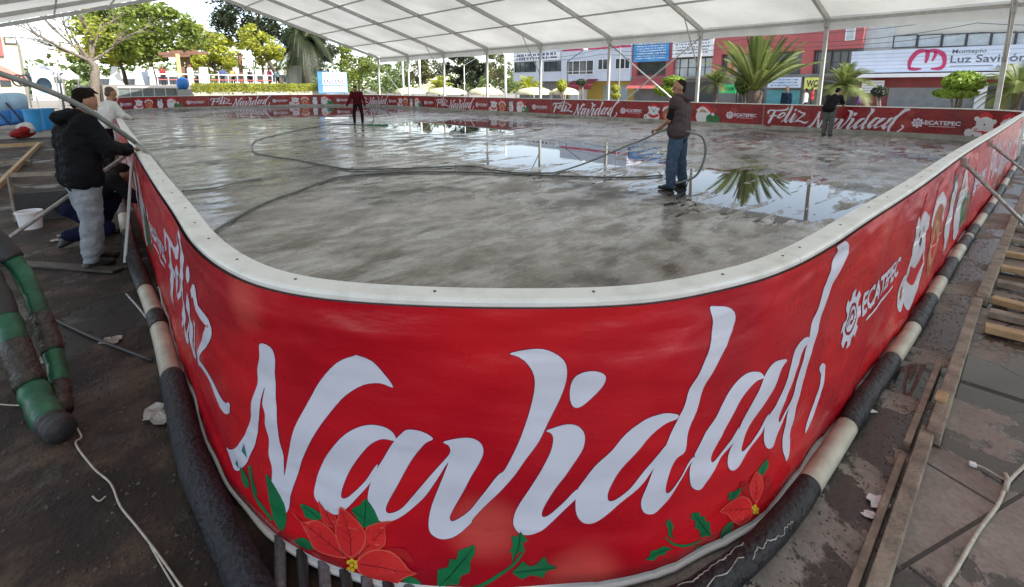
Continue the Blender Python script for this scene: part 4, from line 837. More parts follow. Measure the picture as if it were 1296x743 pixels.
def person(name_label, feet, heading, J, look, vox=.012, group=None, cat='person'):
    """J: joints in body coordinates x forward, y left, z up; look: colours and cuts"""
    e = empty('person', feet, name_label, cat, group)
    hd_ = Vector((heading[0], heading[1], 0)).normalized(); lf = Vector((-hd_.y, hd_.x, 0))
    xf = Matrix(((hd_.x, lf.x, 0, feet.x), (hd_.y, lf.y, 0, feet.y), (0, 0, 1, feet.z), (0, 0, 0, 1)))
    j = {k: Vector(v) for k, v in J.items()}
    neck, head, pel, chest = j['neck'], j['head'], j['pelvis'], j['chest']
    face = j.get('face', V3(1, 0, 0)).normalized(); hup = (head-neck).normalized() if 'hup' not in j else j['hup'].normalized()
    hs = hup.cross(face).normalized(); face = hs.cross(hup).normalized()
    rot = Matrix((face, hs, hup)).transposed().to_quaternion()
    fwd = V3(1, 0, 0)
    def arms(bm, k, sleeve=1.0, end='wrist', pad=0.0):
        s, el, wq = j['sh'+k], j['el'+k], j['wr'+k]
        chain(bm, [(s, .052+pad), (el, .040+pad)]);
        if end == 'wrist': chain(bm, [(el, .040+pad), (wq, .027+pad*.7)])
    def torso(bm, pad=0.0, wd=1.0, low=None):
        up_ = (chest-pel).normalized(); sd_ = (j['shL']-j['shR']).normalized()
        low = low or pel
        for k in (-1, 0, 1):
            chain(bm, [(low+sd_*.075*k*wd, .098+pad), (pel.lerp(chest, .5)+sd_*.06*k*wd, .090+pad), (chest+sd_*.075*k*wd, .100+pad)])
        for k in 'LR': chain(bm, [(chest+sd_*(.05 if k == 'L' else -.05), .09+pad), (j['sh'+k], .058+pad)])
        chain(bm, [(chest, .09+pad), (neck-(neck-chest)*.25, .062+pad)])
    def legs(bm, pad=0.0, endk=1.0, cuff=None):
        for k in 'LR':
            h_, kn, an = j['hip'+k], j['kn'+k], j['an'+k]
            chain(bm, [(h_, .088+pad), (kn, .058+pad), (an.lerp(kn, .42), .054+pad*.9), (kn.lerp(an, endk), .040+(cuff if cuff is not None else pad))])
    def body(bm):
        torso(bm); legs(bm, -.004)
        for k in 'LR':
            arms(bm, k); d = j.get('hd'+k, (j['wr'+k]-j['el'+k])).normalized(); up_ = j.get('hu'+k, V3(0, 0, 1)); s_ = up_.cross(d)*(1 if k == 'R' else -1)
            if s_.length < .1: s_ = V3(0, 1, 0)
            up2 = d.cross(s_).normalized()*(1 if d.cross(s_).dot(up_) > 0 else -1)
            if vox < .015: hand(bm, j['wr'+k], d, up2, s_, j.get('curl', V3(.7, 0, 0)).x)
            else: capsule_mesh(bm, j['wr'+k], j['wr'+k]+d*.10, .03, .024, 8)
        chain(bm, [(neck-(neck-chest)*.35, .062), (head-hup*.06, .052)])
        ellip(bm, head+hup*.015, .098, .076, .112, rot); ellip(bm, head+face*.035-hup*.055, .062, .056, .062, rot)
        if vox < .02:
            capsule_mesh(bm, head+face*.092+hup*.012, head+face*.112-hup*.022, .009, .014, 8)          # nose
            capsule_mesh(bm, head+face*.088-hup*.062+hs*.016, head+face*.088-hup*.062-hs*.016, .010, .010, 8)   # lips
            for q in (-1, 1): ellip(bm, head+hs*.078*q-face*.005-hup*.005, .020, .009, .030, rot); ellip(bm, head+face*.078+hs*.033*q+hup*.027, .018, .022, .010, rot)
    organic('body', body, look.get('skin', m_skin), xf, e, min(vox, .009) if vox < .015 else vox, 2)
    if vox < .02:
        for q in (-1, 1):
            def ey(bm, q=q): ellip(bm, head+face*.089+hs*.032*q+hup*.008, .008, .014, .008, rot)
            organic('eye', ey, m_eye, xf, e, .003, 1)
    pad = look.get('pad', .018)
    def top(bm):
        torso(bm, pad, look.get('wd', 1.1), j.get('hem')); 
        for k in 'LR':
            if look.get('sleeve', 'long') == 'long':
                arms(bm, k, pad=pad*.9); 
            elif look['sleeve'] == 'short':
                s, el = j['sh'+k], j['el'+k]; chain(bm, [(s, .056+pad), (s.lerp(el, .7), .054+pad*.7)])
        if look.get('hood'):
            c = neck-V3(.07, 0, .01)+look.get('hoodoff', V3(0, 0, 0)); chain(bm, [(c+V3(.04, .09, .03), .045), (c+V3(-.04, .05, 0), .055), (c+V3(-.06, 0, -.01), .062), (c+V3(-.04, -.05, 0), .055), (c+V3(.04, -.09, .03), .045)])
    def shell(b_): return b_
    organic(look.get('topname', 'jacket'), top, look['top'], xf, e, vox, 3, look.get('wrk', .006))
    if look.get('under'):
        def un(bm):
            for k in 'LR': s, el = j['sh'+k], j['el'+k]; chain(bm, [(s, .062), (s.lerp(el, .78), .060)])
            chain(bm, [(pel+V3(0, 0, -.10), .125), (pel+V3(0, 0, .06), .118)])
        organic('t_shirt', un, look['under'], xf, e, vox, 3, .004)
    def bot(bm):
        sd_ = (j['hipL']-j['hipR']).normalized(); chain(bm, [(j['hipL'], .098+look.get('lpad', .015)), (j['hipR'], .098+look.get('lpad', .015))]); chain(bm, [(pel, .115), (pel+(chest-pel).normalized()*.06, .115)])
        legs(bm, look.get('lpad', .015), .96, look.get('cuff'))
    organic('trousers', bot, look['legs'], xf, e, vox, 3, look.get('lwrk', .007), 8)
    for k in 'LR':
        t = j.get('toe'+k, j['an'+k]+V3(.17, 0, -.05))
        def sh(bm, k=k, t=t):
            an = j['an'+k]; hl = an+(an-t).normalized()*.04; hl.z = max(an.z-.05, .035) if j.get('flat', V3(1, 0, 0)).x else an.z-.045
            capsule_mesh(bm, an+V3(0, 0, -.005), hl, .045, .038, 10); capsule_mesh(bm, hl, t+V3(0, 0, 0), .040, .034, 10); capsule_mesh(bm, an, t.lerp(an, .4), .042, .036, 10)
        organic('shoe', sh, look.get('shoe', m_shoe), xf, e, min(vox, .012), 1)
    if look.get('cap'):
        def cp(bm): ellip(bm, head+hup*.045-face*.006, .108, .088, .092, rot); capsule_mesh(bm, head+face*.09+hup*.05, head+face*.15+hup*.035, .03, .025, 10)
        organic('cap', cp, look['cap'], xf, e, vox, 1)
    else:
        def hr(bm):
            ellip(bm, head+hup*.062-face*.034, .084, .0785, .076, rot); ellip(bm, head-face*.050-hup*.005, .056, .073, .078, rot)
            if vox < .015:
                for k in range(34): t = k*2.4; q_ = (k/34)**.5; ellip(bm, head+hup*(.122-.045*q_*q_+.008*math.sin(k*2.1))+face*(.075*q_*math.cos(t)-.02)+hs*.068*q_*math.sin(t), .016, .016, .018)
        organic('hair', hr, look.get('hair', m_hair), xf, e, min(vox, .01), 1, .003, 40)
    return e, xf
def stand(lean=0.0, hgt=1.72, spread=.10, **kw):
    k = hgt/1.72; s = math.sin(lean); c = math.cos(lean)
    J = dict(pelvis=(0, 0, .95*k), chest=(.30*s*k, 0, (.95+.33*c)*k), neck=(.53*s*k, 0, (.95+.54*c)*k), head=((.53*s+.03)*k+.03*s, 0, (.95+.54*c)*k+.155*k*c), hipL=(0, .085, .90*k), hipR=(0, -.085, .90*k), knL=(.02, spread, .49*k), knR=(.02, -spread, .49*k), anL=(-.03, spread, .085), anR=(-.03, -spread, .085),
             shL=(.47*s*k, .185, (.95+.455*c)*k), shR=(.47*s*k, -.185, (.95+.455*c)*k))
    J['elL'] = (J['shL'][0], .22, J['shL'][2]-.29); J['elR'] = (J['shR'][0], -.22, J['shR'][2]-.29); J['wrL'] = (J['shL'][0]+.05, .23, J['shL'][2]-.54); J['wrR'] = (J['shR'][0]+.05, -.23, J['shR'][2]-.54)
    J['face'] = (1, 0, -s*.8); J['hup'] = (s, 0, c); J.update(kw); return J
# man in the black hooded jacket
f1 = gp(120, 336, 0)
J = stand(.06, 1.72, .09, elL=(.13, .27, 1.17), elR=(.15, -.26, 1.17), wrL=(.35, .10, 1.14), wrR=(.37, -.10, 1.13), head=(.115, 0, 1.60), face=(.85, 0, -.55), hup=(.45, 0, .9), hdL=(.9, -.2, .1), hdR=(.9, .2, 0), curl=(.8, 0, 0), hem=(0, 0, .90), anR=(-.06, -.10, .085), anL=(.06, .10, .085), knR=(.0, -.10, .49), knL=(.07, .10, .49))
person('man in a black hooded jacket and grey sweatpants working at the left rail', f1, BX*.93+AX*.30, J, dict(top=cloth('black_jacket', (.006, .007, .009), .8), legs=cloth('grey_sweatpants', (.33, .37, .41)), hood=True, pad=.052, wd=1.3, lpad=.036, cuff=.022, wrk=.016, lwrk=.014), .011)
# crouching person behind him
f2 = W(7.35, .08)
J = stand(0, 1.7, .1, pelvis=(-.05, 0, .46), chest=(.26, 0, .62), neck=(.38, 0, .66), head=(.46, 0, .72), hipL=(-.03, .1, .44), hipR=(-.03, -.1, .44), knL=(.36, .16, .42), knR=(.24, -.18, .16), anL=(.18, .15, .08), anR=(-.10, -.18, .13), toeR=(-.16, -.18, .04), shL=(.36, .18, .70), shR=(.36, -.18, .70), elL=(.50, .24, .45), elR=(.52, -.22, .48), wrL=(.66, .14, .32), wrR=(.70, -.12, .40), face=(.8, 0, -.5), hup=(.6, 0, .8))
person('crouching person in navy trousers behind the man in black', f2, BX, J, dict(top=cloth('black_top', (.012, .012, .014)), legs=cloth('navy', (.010, .014, .045)), pad=.03, lpad=.03), .016)
# man in white shirt leaning at the rail, and a companion in a dark cap
J = stand(.30, 1.72, .1, elL=(.26, .24, 1.18), elR=(.26, -.24, 1.18), wrL=(.42, .14, 1.10), wrR=(.42, -.14, 1.10))
person('man in a white long-sleeved shirt leaning over the left rail', W(13.2, .80), BX*.9+AX*.3, J, dict(top=cloth('white_shirt', (.72, .72, .70)), legs=cloth('black_trousers', (.012, .012, .014)), pad=.022, topname='shirt', hair=M('brown_hair', (.10, .06, .04), None, 20, .6)), .018)
person('person in a dark cap behind the man in white', W(14.9, .55), BX, stand(.25, 1.70), dict(top=cloth('charcoal', (.04, .04, .05)), legs=cloth('black_trousers', (.012, .012, .014)), cap=cloth('dark_cap', (.02, .02, .03))), .02)
# man with the hose: faces left and slightly away
f4 = gp(855, 239, ZF)
J = stand(.03, 1.72, .17, shL=(.01, .20, 1.40), elL=(.10, .25, 1.12), wrL=(.29, .16, .97), elR=(.05, -.24, 1.13), wrR=(.25, -.08, .95), hdL=(.9, -.1, -.2), hdR=(.9, .2, .1), anL=(.03, .19, .085), anR=(-.05, -.19, .085), knL=(.04, .15, .49), knR=(.0, -.15, .49), head=(.04, 0, 1.63), face=(1, .75, -.12), hup=(.06, 0, 1), curl=(.9, 0, 0))
person('man in a dark hooded vest and jeans holding a grey hose on the ice', f4, V3(-.80, .58, 0), J, dict(top=cloth('maroon_vest', (.085, .062, .066), .6), under=cloth('black_tee', (.012, .012, .014)), legs=cloth('blue_jeans', (.075, .12, .19)), sleeve='none', hood=True, topname='vest', pad=.058, wd=1.45, lpad=.036, cuff=.034, hem=(0, 0, .99), wrk=.010, lwrk=.010, hair=M('short_dark_hair', (.03, .022, .018), None, 30, .85, spec=.1)), .012)
# worker in dark red far out on the ice, with his hose and squeegee
f5 = gp(454, 158, ZF)
J = stand(.38, 1.74, .17, elL=(.20, .31, 1.10), elR=(.2, -.29, 1.12), wrL=(.30, .36, .84), wrR=(.30, -.40, .86), head=(.34, 0, 1.56), face=(.6, 0, -.8), hup=(.8, 0, .6))
person('worker in dark red shirt and black trousers far out on the ice', f5, V3(.1, -1, 0), J, dict(top=cloth('dark_red_shirt', (.10, .008, .015)), legs=cloth('black_red_trousers', (.03, .008, .01)), pad=.03, topname='shirt'), .02)
cord([f5+V3(.42, -.28, .84), f5+V3(.62, -.5, .75), f5+V3(.80, -.45, .45), f5+V3(.72, -.4, .10), f5+V3(.45, -.4, .03), f5+V3(.1, -.3, .02), f5+V3(-.6, .1, .02), f5+V3(-1.6, .1, .03), tuple(gp(404, 160, z))], .02, 'hose loop hanging from the hand of the worker in dark red', 'held_hose', m_hose, 'hose')
e = empty('squeegee', f5+V3(1.1, -.6, .0), 'green floor squeegee beside the worker in dark red', 'squeegee')
b = MB(); b.beam(f5+V3(.55, -.55, .03), f5+V3(1.45, -.58, .03), .05, .06); b.out('blade', M('green_plastic', (.02, .22, .10), None, 5, .4), e)
b = MB(); b.tube([f5+V3(.50, -.25, .86), f5+V3(.95, -.57, .05)], .014, 8); b.out('handle', m_alu, e)
# worker bending at the far boards on the right
f6 = gp(1046, 172, ZF)
J = stand(.62, 1.70, .1, pelvis=(-.08, 0, .93), elL=(.44, .24, 1.06), elR=(.44, -.24, 1.04), wrL=(.62, .12, .98), wrR=(.62, -.14, .95), head=(.47, 0, 1.48), face=(.8, 0, -.7), hup=(.8, 0, .7))
person('worker in black shirt and grey trousers bending over the far boards', f6, V3(.8, .55, 0), J, dict(top=cloth('black_shirt', (.014, .013, .014)), legs=cloth('grey_trousers', (.12, .14, .13)), sleeve='short', pad=.03, topname='shirt', lpad=.03, cuff=.03), .018)
# onlookers
m_navyj = cloth('navy_jacket', (.015, .035, .07)); m_bt = cloth('dark_trousers', (.03, .03, .035))
person('onlooker in a navy jacket beyond the back boards near the yellow sign', on_b(995, 130, 27).xy.to_3d(), -BX, stand(0, 1.72), dict(top=m_navyj, legs=m_bt), .025)
person('onlooker in a white top just right of the navy jacket', on_b(1019, 130, 33).xy.to_3d(), AX, stand(0, 1.60), dict(top=cloth('white_top', (.6, .6, .6)), legs=m_bt), .025)
person('passer-by in a red top by the shops left of the bending worker', on_b(1027, 130, 40).xy.to_3d(), -AX, stand(0, 1.65), dict(top=cloth('red_top', (.35, .03, .03)), legs=m_bt), .03)
person('passer-by in a pale cap beyond the boards right of the bending worker', on_b(1087, 128, 34).xy.to_3d(), AX, stand(0, 1.60), dict(top=cloth('purple_top', (.08, .04, .12)), legs=m_bt, cap=m_wht), .03)
cols = [(.3, .05, .05), (.05, .05, .08), (.6, .6, .6), (.08, .10, .25), (.55, .35, .10), (.1, .1, .1), (.45, .08, .15), (.3, .45, .5)]
for k, (x, lb) in enumerate([(208, 'visitor in a red top left of the pergola'), (238, 'visitor in dark clothes under the pergola'), (252, 'visitor in white between pergola and first white block'), (283, 'visitor in blue right of the second white block'), (296, 'visitor in mustard behind the hedge'), (318, 'visitor in black left of the yellowish tree'), (342, 'visitor in dark red right of the yellowish tree'), (352, 'visitor in pale teal, rightmost behind the hedge')]):
    q = on_a(x, 110, 54+(k % 3)*2); person(lb, V3(q.x, q.y, 1.9), AX*(1 if k % 2 else -1)+BX*.3, stand(.05*k % .2, 1.66), dict(top=cloth('crowd%d' % k, cols[k]), legs=m_bt), .04, 'visitors behind the hedge')
# ------------------------------------------------------------------ vegetation
def leafmat(n, c, tr=.35):
    m = bpy.data.materials.new('leaf_'+n); m.use_nodes = True; N, L = nodes_of(m); p = N['Principled BSDF']; out = N['Material Output']
    tc = N.new('ShaderNodeTexCoord'); nz = N.new('ShaderNodeTexNoise'); nz.inputs['Scale'].default_value = 1.3; nz.inputs['Detail'].default_value = 4; L.new(tc.outputs['Object'], nz.inputs[0])
    cr = N.new('ShaderNodeValToRGB'); e = cr.color_ramp.elements; e[0].position = .3; e[1].position = .7; e[0].color = (*[x*.6 for x in c], 1); e[1].color = (*[min(1, x*1.35) for x in c], 1); L.new(nz.outputs['Fac'], cr.inputs[0])
    L.new(cr.outputs[0], p.inputs['Base Color']); p.inputs['Roughness'].default_value = .5
    t = N.new('ShaderNodeBsdfTranslucent'); L.new(cr.outputs[0], t.inputs[0]); ms = N.new('ShaderNodeMixShader'); ms.inputs[0].default_value = tr; L.new(p.outputs[0], ms.inputs[1]); L.new(t.outputs[0], ms.inputs[2]); L.new(ms.outputs[0], out.inputs[0]); return m
l_yel = leafmat('yellow_green', (.42, .44, .06), .5); l_lite = leafmat('light_green', (.22, .28, .05), .5); l_mid = leafmat('mid_green', (.12, .17, .04), .4); l_dark = leafmat('dark_green', (.035, .05, .02), .3); l_olive = leafmat('olive', (.12, .12, .04), .35); l_top = leafmat('topiary', (.22, .32, .03), .35); l_palm = leafmat('palm', (.17, .21, .06), .35)
m_bark = M('bark', (.16, .12, .09), (.07, .05, .04), 10, .9, bump=.8)
m_barkl = M('pale_bark', (.22, .18, .14), (.12, .10, .08), 10, .9, bump=.6)
def leaves(b, c, r, n, s, rnd, flat=.75, shell=.0):
    for _ in range(n):
        while True:
            d = V3(rnd.uniform(-1, 1), rnd.uniform(-1, 1), rnd.uniform(-1, 1))
            if shell < d.length < 1: break
        p = c+V3(d.x*r, d.y*r, d.z*r*flat); u = V3(rnd.gauss(0, 1), rnd.gauss(0, 1), rnd.gauss(0, .6)).normalized(); v = u.cross(V3(rnd.gauss(0, 1), rnd.gauss(0, 1), rnd.gauss(0, 1))).normalized(); k = s*rnd.uniform(.6, 1.3)
        b.add([p-u*k, p+v*k*.5, p+u*k, p-v*k*.5], [(0, 1, 2, 3)])
def limbs(b, base, top, crown, r, n, rnd, tips=None):
    h = top-base; t_ = [base, base+h*.35+V3(rnd.uniform(-.2, .2), rnd.uniform(-.2, .2), 0), base+h*.7+V3(rnd.uniform(-.3, .3), rnd.uniform(-.3, .3), 0), top]
    b.tube(crom([tuple(q) for q in t_], 4), [r*(1-.6*i/12) for i in range(13)], 9)
    for k in range(n):
        st = base+h*rnd.uniform(.55, 1); en = (tips[k % len(tips)] if tips else top+V3(rnd.uniform(-1, 1)*crown, rnd.uniform(-1, 1)*crown, rnd.uniform(.1, 1)*crown))
        md = st.lerp(en, .5)+V3(rnd.uniform(-.3, .3), rnd.uniform(-.3, .3), rnd.uniform(0, .5))*crown*.3
        c = crom([tuple(st), tuple(md), tuple(en)], 4); b.tube(c, [r*.42*(1-.8*i/8) for i in range(9)], 6)
def tree(label, base, hgt, crown_c, crx, crz, mat, name='tree', clumps=26, per=130, leaf=.22, tr=.18, bark=None, seed=1, group=None, flat=.8):
    rnd = random.Random(seed); e = empty(name, base, label, 'tree', group); cc = []
    for _ in range(clumps):
        while True:
            d = V3(rnd.uniform(-1, 1), rnd.uniform(-1, 1), rnd.uniform(-1, 1))
            if .25 < d.length < 1: break
        cc.append((crown_c+V3(d.x*crx, d.y*crx, d.z*crz), rnd.uniform(.20, .42)*min(crx, crz)))
    b = MB()
    for c, r in cc: leaves(b, c, r, int(per*rnd.uniform(.5, 1.3)), leaf, rnd, flat)
    b.out('crown', mat, e)
    b = MB(); limbs(b, base, V3(crown_c.x, crown_c.y, crown_c.z-crz*.35), crx, tr, 9, rnd, [c for c, r in cc]); b.out('trunk', bark or m_bark, e, smooth=True); return e
def ptree(label, plane, d, x, y0, y1, wpx, mat, base_x=None, zb=0, **kw):   # crown between picture rows y0..y1
    f = on_a if plane == 'a' else on_b
    top, bot = f(x, y0, d), f(x, y1, d); c = (top+bot)/2; c.x, c.y = bot.x, bot.y
    sc_ = (f(x+10, y1, d)-f(x, y1, d)).length/10; bb = f(base_x or x, 110, d); depth = c.y
    rx = wpx*(depth/F_PX)/2
    return tree(label, V3(bb.x, bb.y, zb), 0, c, rx, (top.z-bot.z)/2, mat, **kw)
# terrace, hedge and counter beyond the far left barrier
b = MB(); b.box(W(75, 12.2, .95), (52, 18, 1.9), AX, BX); o = b.out('terrace', m_plaza); o['kind'] = 'structure'
def hedge(label, p, q, z0, z1, w_, mat, n, seed, leaf=.07, name='hedge'):
    rnd = random.Random(seed); b = MB(); d = (q-p); L = d.length; dn = d.normalized(); sn = dn.cross(V3(0, 0, 1))
    for _ in range(n):
        u, v, w2 = rnd.random()*L, rnd.uniform(-.5, .5)*w_, rnd.uniform(z0, z1+noise.noise(V3(rnd.random()*L, 0, 0))*.06)
        c = p+dn*u+sn*v; c.z = w2; x = V3(rnd.gauss(0, 1), rnd.gauss(0, 1), rnd.gauss(0, 1)).normalized(); y = x.cross(V3(rnd.gauss(0, 1), rnd.gauss(0, 1), rnd.gauss(0, 1))).normalized(); k = leaf*rnd.uniform(.6, 1.5)
        b.add([c-x*k, c+y*k*.6, c+x*k, c-y*k*.6], [(0, 1, 2, 3)])
    return lab(b.out(name, mat), label, 'hedge')
hp, hq = on_a(242, 110, 47.6), on_a(412, 110, 47.6)
hedge('long clipped yellow-green hedge on top of the cream wall behind the far barrier', V3(hp.x, hp.y, 0), V3(hq.x, hq.y, 0), 1.35, 2.05, .8, l_yel, 9000, 3, .06)
b = MB(); b.beam(V3(hp.x, hp.y, .67), V3(hq.x, hq.y, .67), .35, 1.34); lab(b.out('planter_wall', M('cream_render', (.62, .60, .48), (.45, .43, .33), 2, .8)), 'low cream wall below the long hedge', 'wall')
e = empty('service_counter', on_a(190, 118, 47), 'long grey counter with framed glass panels left of the hedge', 'counter')
p, q = on_a(148, 110, 47), on_a(236, 110, 47); p.z = q.z = 0
b = MB(); b.beam(p+V3(0, 0, .9), q+V3(0, 0, .9), .5, 1.5); b.out('panel', M('grey_green_panel', (.16, .19, .18), (.11, .13, .13), 3, .4), e)
b = MB(); b.beam(p+V3(0, 0, 1.72), q+V3(0, 0, 1.72), .7, .10); b.out('worktop', m_wht, e)
for k in range(7): b = MB(); c = p.lerp(q, k/6)-AX*.27; b.beam(c+V3(0, 0, .2), c+V3(0, 0, 1.66), .06, .05, AX); b.out('frame_post', m_alu, e)
c = on_a(231, 104, 46.7); e = empty('water_drum', V3(c.x, c.y, 1.6), 'round blue drum standing by the right end of the grey counter', 'drum')
m_blue = M('blue_plastic', (.04, .22, .60), (.03, .17, .50), 6, .35)
b = MB(); b.lathe(V3(c.x, c.y, 1.55), [(.18, 0), (.32, .08), (.42, .30), (.44, .46), (.42, .62), (.30, .84), (.12, .92)], 20); b.out('drum_body', m_blue, e, smooth=True); b = MB(); b.lathe(V3(c.x, c.y, 2.465), [(.13, 0), (.13, .07)], 14); b.out('lid', m_dark, e)
b = MB(); b.box(V3(c.x, c.y, .78), (1.0, .8, 1.54), BX, AX); lab(b.out('grey_box', m_steel), 'grey metal box under the blue drum', 'box')
# pergola
e = empty('pergola', on_a(228, 105, 53), 'rust-brown post-and-beam pergola among the park trees', 'pergola')
m_rust = M('brown_beam', (.20, .10, .06), (.12, .06, .04), 6, .8); m_yp = M('yellow_post', (.55, .45, .20), (.42, .34, .15), 4, .7)
for k, (x, mt) in enumerate([(224, m_yp), (229, m_rust), (237, m_rust), (303, m_rust)]):
    a_ = 53 if k < 1 else 55; t = on_a(x, 68, a_); b = MB(); b.beam(V3(t.x, t.y, 1.9), V3(t.x, t.y, t.z), .30, .30, AX); b.out('post', mt, e)
for y, x0, x1 in ((68, 200, 262), (71, 205, 240), (66, 215, 250)): p, q = on_a(x0, y, 53.5+y*.01), on_a(x1, y-1, 53.5+y*.01); b = MB(); b.beam(p, q, .28, .26); b.out('beam', m_rust, e)
# railing of the terrace
e = empty('railing', on_a(300, 104, 50.5), 'red and white pipe railing along the terrace edge', 'railing')
m_rred = M('red_paint', (.50, .05, .05), (.38, .04, .04), 5, .5)
p, q = on_a(200, 105, 50.5), on_a(345, 104, 50.5)
for z_ in (2.35, 2.8): b = MB(); b.tube([V3(p.x, p.y, z_), V3(q.x, q.y, z_)], .04, 8); b.out('rail', m_rred if z_ < 2.5 else m_rim, e)
for k in range(13): c = p.lerp(q, k/12); b = MB(); b.tube([V3(c.x, c.y, 1.9), V3(c.x, c.y, 2.82)], .035, 8); b.out('post', m_rim, e)
# white slabs and letter-like blocks, tents
def block(x0, x1, y0, y1, a_, label, top=1.0, dep=.5, nm='white_block'):
    p, q = on_a(x0, y1, a_), on_a(x1, y1, a_); t = on_a((x0+x1)/2, y0, a_); d = q-p; d.z = 0; c = (p+q)/2; n_ = AX*dep; b = MB(); zb = 1.9
    pi, qi = c-d*.5*top, c+d*.5*top; V = [V3(p.x, p.y, zb), V3(q.x, q.y, zb), V3(q.x, q.y, zb)+n_, V3(p.x, p.y, zb)+n_, V3(pi.x, pi.y, t.z), V3(qi.x, qi.y, t.z), V3(qi.x, qi.y, t.z)+n_, V3(pi.x, pi.y, t.z)+n_]
    b.add(V, [(0, 3, 2, 1), (4, 5, 6, 7), (0, 1, 5, 4), (1, 2, 6, 5), (2, 3, 7, 6), (3, 0, 4, 7)]); return lab(b.out(nm, m_wht, bevel=.05), label, 'display block', 'white blocks in the park')
block(239, 246, 86, 105, 54, 'narrow white block right of the pergola posts'); block(254, 265, 85, 104, 55, 'wider white block further right of the pergola'); block(171, 183, 84, 106, 55, 'white wedge behind the counter', .35); block(138, 158, 84, 107, 56, 'leftmost white wedge behind the bare tree', .3); block(190, 198, 85, 106, 54, 'slim white wedge near the blue drum', .5); block(364, 387, 83, 104, 56, 'bulky white block beside the dark palm trunk', .7)
def gazebo(label, x, y0, y1, wpx, a_, mat=None, plane='a', zb=1.9, zm=None, group='white gazebos'):
    f = on_a if plane == 'a' else on_b
    t = f(x, y0, a_); l, r_ = f(x-wpx/2, y1, a_), f(x+wpx/2, y1, a_); w_ = (r_-l).length*(.50 if plane == 'b' else .8); c = (l+r_)/2; ze = zm or l.z
    e = empty('gazebo', V3(c.x, c.y, zb), label, 'gazebo', group); b = MB(); V = [V3(c.x, c.y, t.z)]; n = 16
    for ring, (k, zz_) in enumerate((((.35, t.z-(t.z-ze)*.45), (.72, t.z-(t.z-ze)*.8), (1, ze), (1, ze-.28)) if plane == 'a' else ((.40, t.z-(t.z-ze)*.10), (.75, t.z-(t.z-ze)*.38), (1, ze), (1, ze-.15)))):
        for i in range(n):
            th_ = 2*math.pi*i/n; sx_, sy_ = math.cos(th_), math.sin(th_); m_ = max(abs(sx_), abs(sy_))**.6; V.append(V3(c.x, c.y, zz_)+(AX*sx_+BX*sy_)*(w_/2*k/m_))
    Fc = [(0, 1+i, 1+(i+1) % n) for i in range(n)]+[(1+r*n+i, 1+(r+1)*n+i, 1+(r+1)*n+(i+1) % n, 1+r*n+(i+1) % n) for r in range(3) for i in range(n)]
    b.add(V, Fc); b.out('canopy', mat or m_wht, e, smooth=True)
    for sx_ in (-1, 1):
        for sy_ in (-1, 1): b = MB(); q = V3(c.x, c.y, 0)+(AX*sx_+BX*sy_)*(w_/2*.82); b.tube([V3(q.x, q.y, zb), V3(q.x, q.y, ze-.1)], .05, 8); b.out('leg', m_alu, e)
    return e
gazebo('white peaked gazebo at the far left, right of the red awning', 55, 80, 92, 44, 52, zb=0); gazebo('smaller pale gazebo just left of the bare tree', 88, 86, 96, 30, 60, zb=0)
m_can = M('cream_canopy', (.62, .57, .38), (.52, .47, .30), 2, .7)
for x, wd, lb, dist in [(518, 34, 'leftmost cream canopy behind the tent posts', 31), (566, 50, 'second cream canopy from the left behind the posts', 30), (615, 48, 'third cream canopy from the left behind the posts', 30), (677, 56, 'cream canopy in front of the lettered white building', 29), (715, 46, 'arched cream canopy beside the light green round shrub', 31), (545, 40, 'pale canopy farther back between the first two', 40)]:
    gazebo(lb, x, 110.5 if dist < 35 else 106, 117, wd, dist, m_can, 'b', 0, group='cream canopies behind the back boards')
# trees on the left
m_r = dict(leaf=.26)
ptree('big leafy yellow-green tree left of the gap of sky', 'a', 57, 190, 2, 84, 120, l_lite, base_x=196, zb=1.9, clumps=64, per=130, leaf=.24, tr=.22, seed=11)
ptree('second leafy tree mixed into the big yellow-green one', 'a', 62, 150, 14, 86, 80, l_yel, base_x=160, zb=1.9, clumps=34, per=110, leaf=.22, tr=.2, seed=12)
ptree('rounded yellow-green tree below the gap of sky', 'a', 64, 270, 36, 92, 76, l_yel, base_x=276, zb=1.9, clumps=40, per=140, leaf=.22, tr=.2, seed=13)
ptree('small yellowish tree with thin dark trunk in front of the dark trees', 'a', 54, 332, 30, 82, 52, l_yel, base_x=332, zb=1.9, clumps=22, per=110, leaf=.2, tr=.16, seed=14)
ptree('tall dark tree right of the gap of sky', 'a', 66, 318, -25, 62, 84, l_dark, base_x=366, zb=0, clumps=44, per=170, leaf=.24, tr=.35, seed=15)
ptree('dark evergreen behind the drooping palm', 'a', 70, 392, 0, 92, 70, l_dark, base_x=392, zb=1.9, clumps=40, per=190, leaf=.26, tr=.3, seed=16)
ptree('bright green tree right of the drooping palm', 'a', 72, 452, 58, 106, 62, l_lite, base_x=455, zb=0, clumps=26, per=130, leaf=.26, seed=17)
ptree('light green tree in the background left of the pergola', 'a', 82, 118, 60, 100, 60, l_mid, base_x=118, zb=0, clumps=20, per=90, leaf=.26, seed=18)
